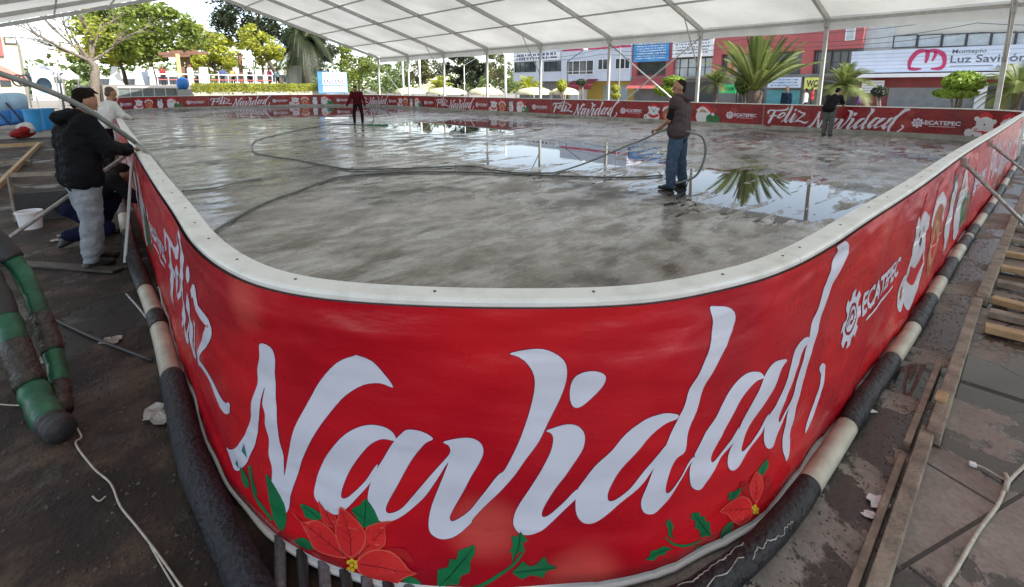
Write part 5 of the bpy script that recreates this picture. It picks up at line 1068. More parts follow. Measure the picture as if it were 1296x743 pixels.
# bare tree
rnd = random.Random(4); p = on_a(118, 112, 50); base = V3(p.x, p.y, 0); e = empty('bare_tree', base, 'nearly bare tree with a thick grey-brown trunk at the left', 'tree'); b = MB()
def P_a(x, y, d=50): return on_a(x, y, d)
b.tube(crom([tuple(base), tuple(P_a(120, 100)), tuple(P_a(121, 88)), tuple(P_a(112, 74))], 5), [.36-.012*i for i in range(16)], 12)
def branch(b, p, q, r, lvl):
    m = p.lerp(q, .5)+V3(rnd.uniform(-1, 1), rnd.uniform(-1, 1), rnd.uniform(0, 1))*(q-p).length*.1; b.tube(crom([tuple(p), tuple(m), tuple(q)], 4), [r*(1-.6*i/8) for i in range(9)], 6)
    if lvl:
        for _ in range(4 if lvl > 1 else 5):
            t = rnd.uniform(.35, 1); s_ = p.lerp(m, t*2) if t < .5 else m.lerp(q, t*2-1); d = (q-p); d = d.normalized()*d.length*rnd.uniform(.35, .65)
            d += V3(rnd.gauss(0, 1), rnd.gauss(0, 1), rnd.gauss(.2, .8))*d.length*.38; branch(b, s_, s_+d, r*.42, lvl-1)
for x, y in [(42, 42), (66, 36), (88, 34), (104, 24), (128, 30), (150, 52), (60, 62)]: branch(b, P_a(115, 78), P_a(x, y), .13, 3)
b.out('trunk', m_barkl, e, smooth=True); b = MB()
for x, y in [(104, 40), (128, 50), (95, 60), (132, 38), (110, 30)]: leaves(b, P_a(x, y), 1.3, 70, .16, rnd)
b.out('crown', l_yel, e)
# drooping palm
def palm(label, base, h, n, L, mat, tr, seed, droop=.6, width=.35, up=(.1, 1.2), ribm=None, upright=False):
    rnd = random.Random(seed); e = empty('palm_tree', base, label, 'palm'); b = MB(); b.tube([base+V3(0, 0, h*t) for t in (0, .3, .6, .9, 1)], [tr*1.3, tr, tr*1.05, tr*1.25, tr*.9], 14); b.out('trunk', m_bark, e, smooth=True)
    top = base+V3(0, 0, h); b = MB(); rb = MB()
    for k in range(n):
        az = 2*math.pi*k/n*2.4+rnd.uniform(-.2, .2); el = rnd.uniform(*up); l = L*rnd.uniform(.8, 1.1); hd_ = V3(math.cos(az), math.sin(az), 0); pts = []; m_ = 14
        for i in range(m_+1):
            t = i/m_; r_ = l*t; pts.append(top+hd_*(r_*math.cos(el)*(1-.12*t))+V3(0, 0, r_*math.sin(el)-droop*l*t*t*t**.6))
        rb.tube(pts, [.035*(1-.8*i/m_)*L/2 for i in range(m_+1)], 5)
        for i in range(2, m_*4):
            t = i/(m_*4); j = min(int(t*m_), m_-1); p = pts[j].lerp(pts[j+1], t*m_-j); d = (pts[j+1]-pts[j]).normalized(); sd_ = d.cross(V3(0, 0, 1)).normalized(); wl = width*L*(math.sin(math.pi*min(1, t*.93+.07))**.6)*rnd.uniform(.75, 1.1)
            for sg_ in (-1, 1):
                tip = p+(sd_*sg_*.75+d*.75+V3(0, 0, -.22 if not upright else .15)).normalized()*wl; wdt = d*(.0065*L); b.add([p-wdt, tip, p+wdt], [(0, 1, 2)])
    b.out('fronds', mat, e); rb.out('frond_ribs', ribm or l_lite, e)
    return e
q = on_a(388, 110, 55); palm('drooping dark palm with a stout trunk by the ENCEND sign', V3(q.x, q.y, 1.9), on_a(392, 52, 55).z-1.9, 64, 4.2, l_dark, .38, 3, droop=.95, up=(-.7, 1.1), width=.45, ribm=l_olive)
# right and centre plants behind the back boards (planes b = const)
def bb(x, b_): q = on_b(x, 118, b_); return V3(q.x, q.y, 0)
palm('large bright palm with upswept fronds right of the vest man', bb(956, 27), on_b(956, 114, 27).z, 50, 4.1, l_palm, .30, 8, droop=.24, up=(.5, 1.5), width=.11)
palm('low bushy palm left of the large palm, by the green sign', bb(906, 29), on_b(906, 106, 29).z, 34, 1.35, l_palm, .10, 9, droop=.35, up=(-.2, 1.4), upright=True)
palm('spiky bright palm behind the bending worker', bb(1068, 27), on_b(1068, 108, 27).z, 44, 1.55, l_palm, .11, 10, droop=.35, up=(-.3, 1.45), upright=True)
palm('pale palm at the right edge beside the dark shutter', bb(1288, 26), on_b(1288, 112, 26).z, 40, 1.6, l_palm, .12, 12, droop=.4, up=(-.3, 1.4))
palm('small yellow-green palm left of the second cream canopy', bb(556, 36), on_b(556, 112, 36).z, 30, 2.6, l_yel, .12, 13, droop=.4, up=(0, 1.4)); palm('small yellow-green palm below the lettered building', bb(668, 36), on_b(668, 112, 36).z, 26, 2.2, l_yel, .12, 14, droop=.4, up=(0, 1.3))
def topiary(label, x, b_, balls, mat=None, seed=1):
    base = bb(x, b_); e = empty('topiary', base, label, 'topiary', 'clipped shrubs behind the back boards'); rnd = random.Random(seed); top = None; b = MB()
    for cx_, cy_, rx_, ry_ in balls:
        c = on_b(cx_, cy_, b_); sc_ = c.y/F_PX*.93; r = rx_*sc_; rz = ry_*sc_; core = MB(); n = int(520+1500*min(r, 1))
        for _ in range(n):
            d = V3(rnd.gauss(0, 1), rnd.gauss(0, 1), rnd.gauss(0, 1)).normalized()*rnd.uniform(.80, 1.03); p = c+V3(d.x*r, d.y*r, d.z*rz); u = V3(rnd.gauss(0, 1), rnd.gauss(0, 1), rnd.gauss(0, 1)).normalized(); v = u.cross(d).normalized(); k = .075*rnd.uniform(.7, 1.4); b.add([p-u*k, p+v*k*.7, p+u*k, p-v*k*.7], [(0, 1, 2, 3)])
        top = c if top is None else (c if c.z > top.z else top)
    b.out('clipped_foliage', mat or l_top, e); b = MB(); b.tube([base, base.lerp(top, .5)+V3(.08, 0, 0), top], [.09, .07, .04], 8)
    c0 = on_b(balls[0][0], balls[0][1], b_); b.tube([base+V3(0, 0, .6), c0+V3(.2, .1, 0)], [.05, .03], 6); b.tube([base+V3(0, 0, .5), c0+V3(-.25, -.1, 0)], [.05, .03], 6); b.out('trunk', m_barkl, e, smooth=True); return e
topiary('two-tier clipped shrub left of the vest man', 850, 26, [(845, 114, 18, 8), (853, 102, 14, 6)], seed=1)
topiary('light green round shrub by the lamp post', 712, 30, [(711, 108, 6.5, 8)], l_yel, seed=2); topiary('two small stacked balls right of the tall post', 779, 30, [(779, 121, 6, 4), (779, 112, 5.5, 4.5)], l_yel, seed=3)
topiary('clipped round shrub left of the large palm', 942, 28, [(942, 107, 11, 13)], l_mid, seed=4); topiary('big ball-and-skirt shrub in front of the grey shutter', 1212, 26, [(1209, 118, 23, 6), (1220, 104, 22, 14)], seed=5)
topiary('dark little ball tree left of the grey shutter', 1114, 32, [(1113, 116, 9, 6.5)], l_dark, seed=6); topiary('dark little ball by the maroon awning', 737, 34, [(736, 104, 7, 4)], l_dark, seed=7)
ptree('dark dense tree between the third and fourth tent posts from the left', 'b', 60, 585, 66, 108, 62, l_dark, clumps=40, per=160, leaf=.3, tr=.3, seed=21)
ptree('olive tree behind the left tent posts', 'b', 64, 535, 68, 108, 44, l_olive, clumps=26, per=130, leaf=.3, seed=22); ptree('thin olive tree left of the lettered building', 'b', 72, 632, 60, 108, 44, l_olive, clumps=22, per=60, leaf=.26, seed=23); ptree('pale green tree at the left tent corner', 'b', 80, 500, 70, 108, 40, l_mid, clumps=22, per=120, leaf=.34, seed=24)
ptree('distant dark tree behind the left tent posts', 'b', 90, 610, 66, 106, 70, l_mid, clumps=26, per=130, leaf=.4, seed=25)
# ------------------------------------------------------------------ buildings along the street (plane b = 50)
BP = 50.0
m_bw = M('white_blue_facade', (.60, .64, .72), (.52, .56, .64), .5, .6); m_red = M('red_facade', (.46, .115, .11), (.38, .09, .09), .4, .7); m_beige = M('pale_stone_facade', (.56, .55, .48), (.48, .46, .40), .4, .8); m_gray = M('grey_facade', (.25, .24, .23), (.18, .17, .16), .6, .8); m_maroon = M('maroon_awning', (.22, .02, .03), (.15, .012, .02), 2, .6)
m_shut = M('grey_roller_shutter', (.24, .25, .25), (.18, .19, .19), 2, .5); m_frame = M('dark_window_frame', (.05, .05, .05), None, 4, .5); m_yel = M('yellow_wall', (.62, .42, .08), (.5, .34, .07), 1, .7)
def fr(x0, y0, x1, y1, b_): # corners on the facade plane from a region of the photo; keeps verticals true
    p = on_b(x0, y1, b_); q = on_b(x1, y1, b_); t = on_b((x0+x1)/2, y0, b_).z; l = on_b((x0+x1)/2, y1, b_).z; return ab(p)[0], ab(q)[0], l, t
def slab(par, nm, a0, a1, z0, z1, b0, dep, mat, bev=0): b = MB(); b.box(W((a0+a1)/2, b0+dep/2, (z0+z1)/2), (abs(a1-a0), dep, z1-z0), AX, BX); return b.out(nm, mat, par, bevel=bev)
def window(par, reg, b_, cols_=3, rows=1, glass=None, frame=None, split=None):
    a0, a1, z0, z1 = fr(*reg, b_); f = MB(); t = .07
    f.box(W((a0+a1)/2, b_-.03, z1), (abs(a1-a0)+t, .10, t), AX, BX); f.box(W((a0+a1)/2, b_-.03, z0), (abs(a1-a0)+t, .10, t), AX, BX)
    for k in range(cols_+1): f.box(W(a0+(a1-a0)*k/cols_, b_-.035, (z0+z1)/2), (t, .09, z1-z0-t), AX, BX)
    for k in range(1, rows): zz_ = z0+(z1-z0)*(split or k/rows); f.box(W((a0+a1)/2, b_-.025, zz_), (abs(a1-a0)-t, .06, t*.8), AX, BX)
    w_ = f.out('window', frame or m_frame, par); pn = slab(w_, 'pane', a0, a1, z0, z1, b_-.012, .012, glass or m_glass); return w_
def sign(par, nm, reg, b_, mat, th_=.15): a0, a1, z0, z1 = fr(*reg, b_); return slab(par, nm, a0, a1, z0, z1, b_-th_-.02, th_, mat), (a0, a1, z0, z1, b_-th_-.02)
def wtext(par, txt, face, u0, v0, size, mat, wid=None, bold=.01, nm='lettering', shear=0):
    """text on a facade sign; u0,v0 fractions of the sign, wid fraction of its width"""
    a0, a1, z0, z1, b_ = face; tr, x0, x1 = text_tris(txt, 1, bold, shear); H_ = z1-z0; s_ = size*H_; kx = (wid*abs(a1-a0)/(x1-x0)) if wid else s_; b = MB(); sg_ = 1 if a1 > a0 else -1
    for t in tr: b.add([W(a0+sg_*(u0*abs(a1-a0)+(x-x0)*kx), b_-.012, z0+v0*H_+y*s_) for x, y in t], [tuple(range(len(t)))])
    return b.out(nm, mat, par)
def scribble(par, face, rows_, mat, seed, u=(.06, .94), v=(.1, .9), hfrac=.5, nm='faded_lettering'):
    rnd = random.Random(seed); a0, a1, z0, z1, b_ = face; b = MB(); dv = (v[1]-v[0])/rows_
    for r_ in range(rows_):
        x = u[0]+rnd.uniform(0, .05)
        while x < u[1]-.04:
            wd = rnd.uniform(.010, .035); h_ = dv*hfrac*rnd.uniform(.6, 1); c = W(a0+(a1-a0)*(x+wd/2), b_-.008, z0+(z1-z0)*(v[0]+dv*(r_+.5))+rnd.uniform(-.01, .01)); b.box(c, (abs(a1-a0)*wd, .006, (z1-z0)*h_), AX, BX); x += wd+rnd.choice([.006, .008, .03])
    return b.out(nm, mat, par)
# lettered white building on the left
e = empty('office_building', on_b(680, 118, BP), 'pale building with dark lettering across its parapet, left of the striped one', 'building')
a0, a1, z0, z1 = fr(650, 62, 711, 104, BP); slab(e, 'wall', a0, a1, 2.5, z1, BP, 9, m_bw); slab(e, 'ground_floor', a0, a1, 0, 2.5, BP+1.2, 8, m_gray)
for rg in ((652, 79, 678, 91), (689, 78, 711, 90)): window(e, rg, BP, 4 if rg[0] < 680 else 3)
fc = sign(e, 'parapet_sign', (651, 66, 710, 77), BP, m_wht, .1)[1]; mt = M('dark_blue_letters', (.03, .05, .14), None, 3, .5); scribble(e, fc, 2, mt, 3, hfrac=.8)
# white building with a pink-red stripe
e = empty('office_building', on_b(760, 118, BP), 'white two-storey building with a red stripe near its roof', 'building')
a0, a1, z0, z1 = fr(712, 52, 799, 103, BP); slab(e, 'wall', a0, a1, 2.45, z1+.6, BP-.3, 9, m_bw); a_, b_, c_, d_ = fr(712, 60, 799, 62.5, BP-.3); slab(e, 'stripe', a_, b_, c_, d_, BP-.33, .03, M('stripe_red', (.60, .04, .12), None, 3, .5)); slab(e, 'ground_floor', a0, a1, 0, 2.44, BP+1, 8, m_yel)
window(e, (717, 77, 751, 94), BP-.3, 4, 2, split=.22, frame=m_wht); window(e, (757, 75, 769, 88), BP-.3, 2, frame=m_wht); window(e, (779, 74, 797, 87), BP-.3, 3, frame=m_wht)
for rg, mt in (((722, 105, 743, 118), m_wht), ((764, 108, 780, 120), m_palewin), ((782, 108, 795, 120), m_palewin)): a_, b_, c_, d_ = fr(*rg, BP+1); slab(e, 'shop_door', a_, b_, 0, d_, BP+.94, .06, mt)
for k, rg in enumerate(((719, 104, 740, 114), (738, 102, 751, 113))):
    a_, b_, c_, d_ = fr(*rg, BP-1.2); b = MB(); b.add([W(a_, BP-.35, d_+.2), W(b_, BP-.35, d_+.2), W(b_, BP-1.6, c_+.5), W(a_, BP-1.6, c_+.5), W(b_, BP-1.6, c_), W(a_, BP-1.6, c_)], [(0, 1, 2, 3), (3, 2, 4, 5)]); b.out('awning', m_maroon, e)
# red shopping building
e = empty('shop_building', on_b(930, 118, BP), 'red two-storey shopping building with billboards and dark windows', 'building')
A0, A1, _, ZT = fr(800, 40, 1085, 110, BP); zt = on_b(1060, 30, BP).z
slab(e, 'wall', A0, A1, on_b(1060, 62, BP).z, zt, BP, 12, m_red); slab(e, 'recessed_wall', A0, A1, 0, on_b(1060, 62, BP).z, BP+.5, 11, m_gray); slab(e, 'floor_band', A0, A1, on_b(1060, 97, BP).z, on_b(1060, 93, BP).z, BP-.1, .6, m_gray)
for x in (801, 847, 906, 1020): a_ = ab(on_b(x, 90, BP))[0]; slab(e, 'pier', a_-.45, a_+.45, on_b(1060, 93, BP).z, on_b(1060, 62, BP).z-.003, BP+.02, .4, m_red)
for rg in ((803, 80, 845, 97), (850, 74, 903, 97), (909, 70, 935, 97), (936, 68, 1016, 94), (1024, 66, 1050, 93), (1052, 65, 1081, 92)): window(e, rg, BP+.45, 5 if rg[2]-rg[0] > 50 else 3, 2, glass=m_glass if rg[0] != 850 else m_palewin)
m_or = M('orange_curtain', (.55, .22, .06), (.5, .3, .12), .8, .4); a_, b_, c_, d_ = fr(920, 78, 934, 96, BP+.44); slab(e, 'orange_panel', a_, b_, c_, d_, BP+.38, .03, m_or)
window(e, (1070, 35, 1081, 51), BP, 1, 1, glass=m_palewin, frame=m_wht)
m_sblue = M('blue_billboard', (.04, .22, .55), (.08, .32, .62), 1.0, .5)
_, fc = sign(e, 'blue_billboard', (803, 51, 847, 78), BP, m_sblue, .2); scribble(e, fc, 7, m_wht, 5, hfrac=.45); 
_, fc = sign(e, 'white_billboard', (852, 43, 903, 72), BP, m_wht, .2); scribble(e, fc, 6, M('grey_letters', (.16, .20, .26), None, 3, .6), 6, hfrac=.55)
_, fc = sign(e, 'green_sign', (911, 107, 932, 118), BP-1.6, M('green_sign', (.03, .50, .16), (.02, .42, .12), 2, .5), .15); scribble(e, fc, 1, M('dark_green_letters', (.01, .15, .04), None, 3, .5), 8, hfrac=.6)
_, fc = sign(e, 'pale_shop_sign', (972, 98, 1014, 111), BP-.4, m_bw, .15); scribble(e, fc, 3, M('mid_blue_letters', (.05, .25, .5), None, 3, .5), 9, hfrac=.5)
_, fc = sign(e, 'yellow_sign', (1018, 98, 1038, 113), BP-.5, M('yellow_sign', (.70, .72, .16), (.62, .62, .14), 2, .5), .15); wtext(e, 'WC', fc, .14, .22, .78, m_frame, .72, .03)
a_, b_, c_, d_ = fr(968, 114, 1010, 128, BP); slab(e, 'teal_shutter', a_, b_, 0, d_, BP+.3, .1, M('teal_shutter', (.10, .34, .36), (.07, .26, .28), 2, .5))
a_, b_, c_, d_ = fr(800, 98, 845, 112, BP-.4); b = MB(); b.add([W(a_, BP+.3, d_+.3), W(b_, BP+.3, d_+.3), W(b_, BP-1.7, c_), W(a_, BP-1.7, c_)], [(0, 1, 2, 3)]); b.out('red_awning', M('faded_red_awning', (.42, .10, .09), (.35, .07, .07), 1.5, .7), e)
for rg in ((850, 104, 905, 125), (935, 112, 965, 126), (1040, 105, 1082, 128)): a_, b_, c_, d_ = fr(*rg, BP+.4); slab(e, 'dark_shopfront', a_, b_, 0, d_, BP+.38, .06, m_frame)
# pawn shop
e = empty('shop_building', on_b(1180, 118, BP), 'cream building with the wide blue-white Luz sign and grey roller shutters', 'building')
Ap, Aq, _, _ = fr(1084, 60, 1420, 100, BP); ztop = on_b(1200, 12, BP).z
slab(e, 'wall', Ap, Aq, 3.3, ztop, BP+.6, 14, m_beige); slab(e, 'ground_floor', Ap, Aq, 0, 3.29, BP+.4, 13, M('red_brown_wall', (.28, .05, .05), (.2, .04, .04), 1, .7))
a_, b_, c_, d_ = fr(1088, 28, 1128, 60, BP); slab(e, 'grey_bay', a_, b_, c_, d_+.3, BP+.5, .1, M('pale_grey_bay', (.48, .52, .52), None, 2, .6))
for k in range(6): x0 = 1130+k*31; window(e, (x0, 45-k*.9, x0+29, 60-k*.6), BP+.56, 1, 1, glass=m_palewin)
m_lum = M('blue_white_sign', (.58, .64, .74), (.52, .58, .70), 1.2, .45)
sg, fc = sign(e, 'shop_sign', (1078, 59, 1400, 90), BP+.3, m_lum, .6)
for k in range(1, 6): z_ = fc[2]+(fc[3]-fc[2])*k/6; slab(sg, 'panel_seam', fc[0], fc[1], z_-.015, z_+.015, BP+.3-.632, .012, M('seam_grey', (.38, .40, .44), None, 2, .5))
WS = abs(fc[1]-fc[0]); fx = lambda x: (ab(on_b(x, 75, fc[4]))[0]-fc[0])/(fc[1]-fc[0])
m_lgr = M('grey_sign_letters', (.10, .12, .14), None, 3, .5); m_mag = M('magenta_emblem', (.48, .03, .12), None, 3, .5)
wtext(sg, 'Montepío', fc, fx(1204), .74, .24, m_lgr, fx(1247)-fx(1204), .008); wtext(sg, 'Luz Saviñón', fc, fx(1203), .36, .42, m_lgr, (fx(1296)-fx(1203))*1.03, .012); wtext(sg, 'desde 1902'[:5], fc, fx(1262), .10, .22, m_lgr, fx(1279)-fx(1262), .008)
_s = MB(); zc_ = fc[2]+(fc[3]-fc[2])*.22; hh = (fc[3]-fc[2])
def emb(x, y): return W(fc[0]+(fc[1]-fc[0])*fx(x), fc[4]-.02, fc[2]+hh*y)
for pts in ([(1152, .12, 3.0), (1152.5, .5, 6), (1160, .85, 6), (1170, .90, 4), (1172, .9, 3)], [(1170, .88, 3), (1182, .88, 5), (1193, .7, 6), (1196, .35, 5), (1192, .15, 5), (1180, .12, 2)], [(1152, .15, 4), (1160, .12, 4), (1168, .14, 2)], [(1173, .92, 6), (1173, .6, 5), (1172, .38, 3)], [(1182, .88, 4), (1183, .7, 4), (1180, .45, 2.5)]):
    c = crom(pts, 6); L_, R_ = [], []
    for i, (x, y, w_) in enumerate(c):
        q0, q1 = c[max(0, i-1)], c[min(len(c)-1, i+1)]; dx, dy = q1[0]-q0[0], (q1[1]-q0[1])*30; l = math.hypot(dx, dy) or 1; L_.append((x-dy/l*w_/2, y+dx/l*w_/2/30)); R_.append((x+dy/l*w_/2, y-dx/l*w_/2/30))
    for i in range(len(c)-1): _s.add([emb(*L_[i]), emb(*L_[i+1]), emb(*R_[i+1]), emb(*R_[i])], [(0, 1, 2, 3)])
_s.out('emblem', m_mag, sg)
slab(sg, 'underline', fc[0]+(fc[1]-fc[0])*fx(1203), fc[0]+(fc[1]-fc[0])*fx(1258), fc[2]+hh*.20, fc[2]+hh*.23, fc[4]-.01, .008, m_lgr)
a_, b_, c_, d_ = fr(1072, 92, 1420, 95, BP); slab(e, 'white_canopy_edge', a_, b_, c_-.1, c_+.18, BP-1.3, 1.6, m_wht)
for rg, mt, nm in (((1122, 111, 1232, 135), m_shut, 'roller_shutter'), ((1246, 106, 1268, 136), m_frame, 'dark_shutter'), ((1274, 106, 1340, 136), m_frame, 'dark_shutter')):
    a_, b_, c_, d_ = fr(*rg, BP+.3); sh_ = slab(e, nm, a_, b_, 0, d_, BP+.3, .08, mt); b = MB(); n = 26
    for k in range(n): b.box(W((a_+b_)/2, BP+.292, d_*(k+.5)/n), (abs(b_-a_), .02, d_/n*.55), AX, BX)
    b.out('slats', M('shutter_slat', (.30, .31, .31), (.24, .25, .25), 2, .45) if nm[0] == 'r' else M('dark_slat', (.10, .10, .11), None, 2, .5), sh_)
a_, b_, c_, d_ = fr(1232, 105, 1246, 136, BP+.2); slab(e, 'white_pillar', a_, b_, 0, d_, BP-.1, .4, m_wht)
_, fc2 = sign(e, 'notice_board', (1090, 102, 1118, 118), BP+.2, m_wht, .15); scribble(e, fc2, 4, m_lgr, 12, hfrac=.3)
# street furniture
def lamp(label, pt, h, arm, mat=None, head=None):
    e = empty('street_lamp', pt, label, 'street lamp', 'street lamps'); b = MB(); b.tube([pt, pt+V3(0, 0, h)], [.07, .045], 10); b.out('pole', mat or m_dark, e, smooth=True); b = MB(); b.tube([pt+V3(0, 0, h-.1), pt+V3(0, 0, h)+arm], .03, 8); b.out('arm', mat or m_dark, e)
    b = MB(); t = pt+V3(0, 0, h)+arm; b.lathe(t+V3(0, 0, -.05), [(.05, .08), (.20, .06), (.24, 0), (.16, -.08), (.05, -.1)], 14); b.out('lamp_head', m_wht, e, smooth=True)
q = bb(718, 34); lamp('dark lamp post with a white head before the striped building', q, on_b(718, 76, 34).z, on_b(740, 62, 34)-on_b(718, 76, 34))
q = bb(588, 40); lamp('pale lamp post among the trees behind the tent posts', q, on_b(588, 82, 40).z, on_b(604, 73, 40)-on_b(588, 82, 40), m_wht)
q = bb(933, 29); lamp('black post left of the large palm', q, on_b(933, 92, 29).z, V3(.0, 0, .25))
p = on_a(78, 118, 44.8); lamp('tall thin lamp post at the far left', V3(p.x, p.y, 0), on_a(68, 62, 44.8).z, V3(-.2, 0, .1), m_steel)
for k, x in enumerate((323, 341)): p = on_a(x, 104, 58); lamp(['short park lamp left of the yellowish trunk', 'short park lamp right of the yellowish trunk'][k], V3(p.x, p.y, 1.9), on_a(x, 76, 58).z-1.9, V3(0, 0, .2))
for k, x in enumerate((511, 532, 640)): q = bb(x, 34); b = MB(); b.tube([q, V3(q.x, q.y, on_b(x, 62, 34).z)], .12, 12); lab(b.out('white_mast', m_wht, smooth=True), ['white mast between the first tent posts', 'white mast just right of the second tent post', 'white mast left of the lettered building'][k], 'mast', 'white masts behind the tent')
q = bb(783, 33); b = MB(); b.tube([q, V3(q.x, q.y, on_b(783, 60, 33).z)], .05, 8); lab(b.out('thin_pole', m_steel), 'thin pole with a cable in front of the striped building', 'pole')
# ENCEND sign
e = empty('event_sign', on_a(432, 118, 46.5), 'blue and white ENCEND sign board standing behind the far corner', 'sign')
l, r_ = on_a(403, 117, 46.5), on_a(440, 117, 46.5); t = on_a(420, 91, 46.5).z; lo = on_a(420, 118, 46.5).z; ux = (r_-l); ux.z = 0; W_ = ux.length; ux.normalize(); c = (l+r_)/2; nrm_ = V3(-ux.y, ux.x, 0)
if nrm_.dot(V3(0, 1, 0)) > 0: nrm_ = -nrm_
b = MB(); b.box(V3(c.x, c.y, (t+lo)/2), (W_, .12, t-lo), ux, ux.cross(V3(0, 0, -1))); b.out('board', M('sky_blue_board', (.05, .18, .50), (.12, .30, .60), .8, .5), e)
for z_0, z_1 in ((.72, .97), (.38, .68), (.06, .32)):
    b = MB(); b.box(V3(c.x, c.y, lo+(t-lo)*(z_0+z_1)/2)+nrm_*.08+ux*W_*.06, (W_*.82, .03, (t-lo)*(z_1-z_0)), ux, ux.cross(V3(0, 0, -1))); b.out('white_strip', m_wht, e)
def free_text(par, txt, org, ux, uz, hgt, wid, mat, nm='lettering', bold=.02):
    tr, x0, x1 = text_tris(txt, 1, bold); b = MB()
    for q in tr: b.add([org+ux*((x-x0)*wid/(x1-x0))+uz*(y*hgt) for x, y in q], [tuple(range(len(q)))])
    return b.out(nm, mat, par)
free_text(e, 'ENCEND', V3(c.x, c.y, lo+(t-lo)*.44)+nrm_*.10-ux*W_*.30, ux, V3(0, 0, 1), (t-lo)*.28, W_*.74, M('navy_letters', (.02, .03, .12), None, 3, .5))
b = MB(); rnd = random.Random(3)
for k in range(11): b.box(V3(c.x, c.y, lo+(t-lo)*.84)+nrm_*.10+ux*W_*(-.22+.05*k), (W_*.03, .01, (t-lo)*.10), ux, ux.cross(V3(0, 0, -1)))
b.out('small_lettering', M('blue_letters', (.06, .15, .4), None, 3, .5), e)
for s_ in (-.4, .4): b = MB(); q = V3(c.x, c.y, 0)+ux*W_*s_-nrm_*.08; b.tube([q, V3(q.x, q.y, lo+.1)], .05, 8); b.out('leg', m_steel, e)
# far left: building, red awning, blue tanks, ring letters
e = empty('corner_building', on_a(10, 118, 62), 'beige building at the far left edge with a framed panel', 'building')
def fa(x0, y0, x1, y1, a_): p, q = on_a(x0, y1, a_), on_a(x1, y1, a_); return ab(p)[1], ab(q)[1], on_a((x0+x1)/2, y1, a_).z, on_a((x0+x1)/2, y0, a_).z
def aslab(par, nm, b0, b1, z0, z1, a_, dep, mat): b = MB(); b.box(W(a_+dep/2, (b0+b1)/2, (z0+z1)/2), (dep, abs(b1-b0), z1-z0), AX, BX); return b.out(nm, mat, par)
b0_, b1_, z0, z1 = fa(-160, 44, 32, 118, 62); aslab(e, 'wall', b0_, b1_, 0, z1, 62, 12, M('sunny_beige', (.62, .56, .42), (.52, .47, .34), .5, .8))
b0_, b1_, z0, z1 = fa(6, 47, 22, 56, 62); aslab(e, 'framed_panel', b0_, b1_, z0, z1, 61.9, .08, m_frame); b0_, b1_, z0, z1 = fa(7.5, 48.3, 20.5, 54.7, 62); aslab(e, 'panel_face', b0_, b1_, z0, z1, 61.87, .02, m_beige)
b0_, b1_, z0, z1 = fa(-60, 45, 5, 70, 61.8); aslab(e, 'red_strip', b1_-1.2, b1_, z0, z1, 61.8, .18, m_red)
for y, x in ((100, 8), (100, -20)): b0_, b1_, z0, z1 = fa(x-7, 96, x+7, 109, 62); aslab(e, 'dark_window', b0_, b1_, z0, z1, 61.9, .08, m_glass)
e = empty('red_awning', on_a(10, 118, 56), 'faded red awning at the far left edge', 'awning'); l, r_ = on_a(-70, 92, 56), on_a(33, 97, 56); t0 = on_a(-70, 70, 58).z; b = MB()
b.add([V3(l.x, l.y, l.z), V3(r_.x, r_.y, l.z-.3), V3(r_.x, r_.y, l.z+1.1)+AX*3-BX*2, V3(l.x, l.y, t0)+AX*3, V3(l.x, l.y, l.z-.35), V3(r_.x, r_.y, l.z-.6)], [(0, 1, 2, 3), (0, 1, 5, 4)]); b.out('cloth', M('salmon_cloth', (.58, .20, .15), (.5, .14, .11), 1, .7), e)
for p in (l, r_): b = MB(); b.tube([V3(p.x, p.y, 0), V3(p.x, p.y, l.z-.3)], .05, 8); b.out('pole', m_steel, e)
for k, (x, lb) in enumerate(((24, 'left dark hoop of the pair under the red awning'), (31, 'right dark hoop of the pair under the red awning'))):
    c = on_a(x, 102, 54); b = MB(); b.tube([c+BX*(.36*math.cos(t*math.pi/10))+V3(0, 0, .42*math.sin(t*math.pi/10)) for t in range(21)], .06, 8, cap=False); lab(b.out('hoop', m_dark, smooth=True), lb, 'hoop', 'hoops')
# grey arch play structure
e = empty('arch_structure', on_a(57, 118, 48), 'pale grey block arch with a round blue opening at the far left', 'arch'); 
b0_, b1_, z0, z1 = fa(44, 95, 72, 122, 48); b = MB(); cz = z0+(z1-z0)*.5; cb = (b0_+b1_)/2; n = 24; rx_, rz_ = abs(b1_-b0_)*.36, (z1-z0)*.38
sq = lambda t: (cb+max(-1, min(1, 1.35*math.cos(t)))*abs(b1_-b0_)/2, cz+max(-1, min(1, 1.35*math.sin(t)))*(z1-z0)/2)
for dep_, fl in ((48, 0), (48.8, 1)):
    b.add([W(dep_, *sq(2*math.pi*k/n)) for k in range(n)]+[W(dep_, cb+rx_*math.cos(2*math.pi*k/n), cz+rz_*math.sin(2*math.pi*k/n)) for k in range(n)], [(k, (k+1) % n, n+(k+1) % n, n+k) for k in range(n)])
b.add([W(48, *sq(2*math.pi*k/n)) for k in range(n)]+[W(48.8, *sq(2*math.pi*k/n)) for k in range(n)], [(k, (k+1) % n, n+(k+1) % n, n+k) for k in range(n)])
b.add([W(48, cb+rx_*math.cos(2*math.pi*k/n), cz+rz_*math.sin(2*math.pi*k/n)) for k in range(n)]+[W(48.8, cb+rx_*math.cos(2*math.pi*k/n), cz+rz_*math.sin(2*math.pi*k/n)) for k in range(n)], [(k, (k+1) % n, n+(k+1) % n, n+k) for k in range(n)])
b.out('block', M('pale_grey_block', (.50, .54, .54), (.42, .46, .46), 1, .6), e); b = MB(); b.add([W(48.7, cb+rx_*math.cos(2*math.pi*k/n), cz+rz_*math.sin(2*math.pi*k/n)) for k in range(n)], [tuple(range(n))]); b.out('blue_panel', M('dusty_blue', (.20, .30, .42), None, 1, .6), e)
m_lblue = M('pale_blue_plastic', (.42, .62, .78), (.34, .54, .72), 2, .3)
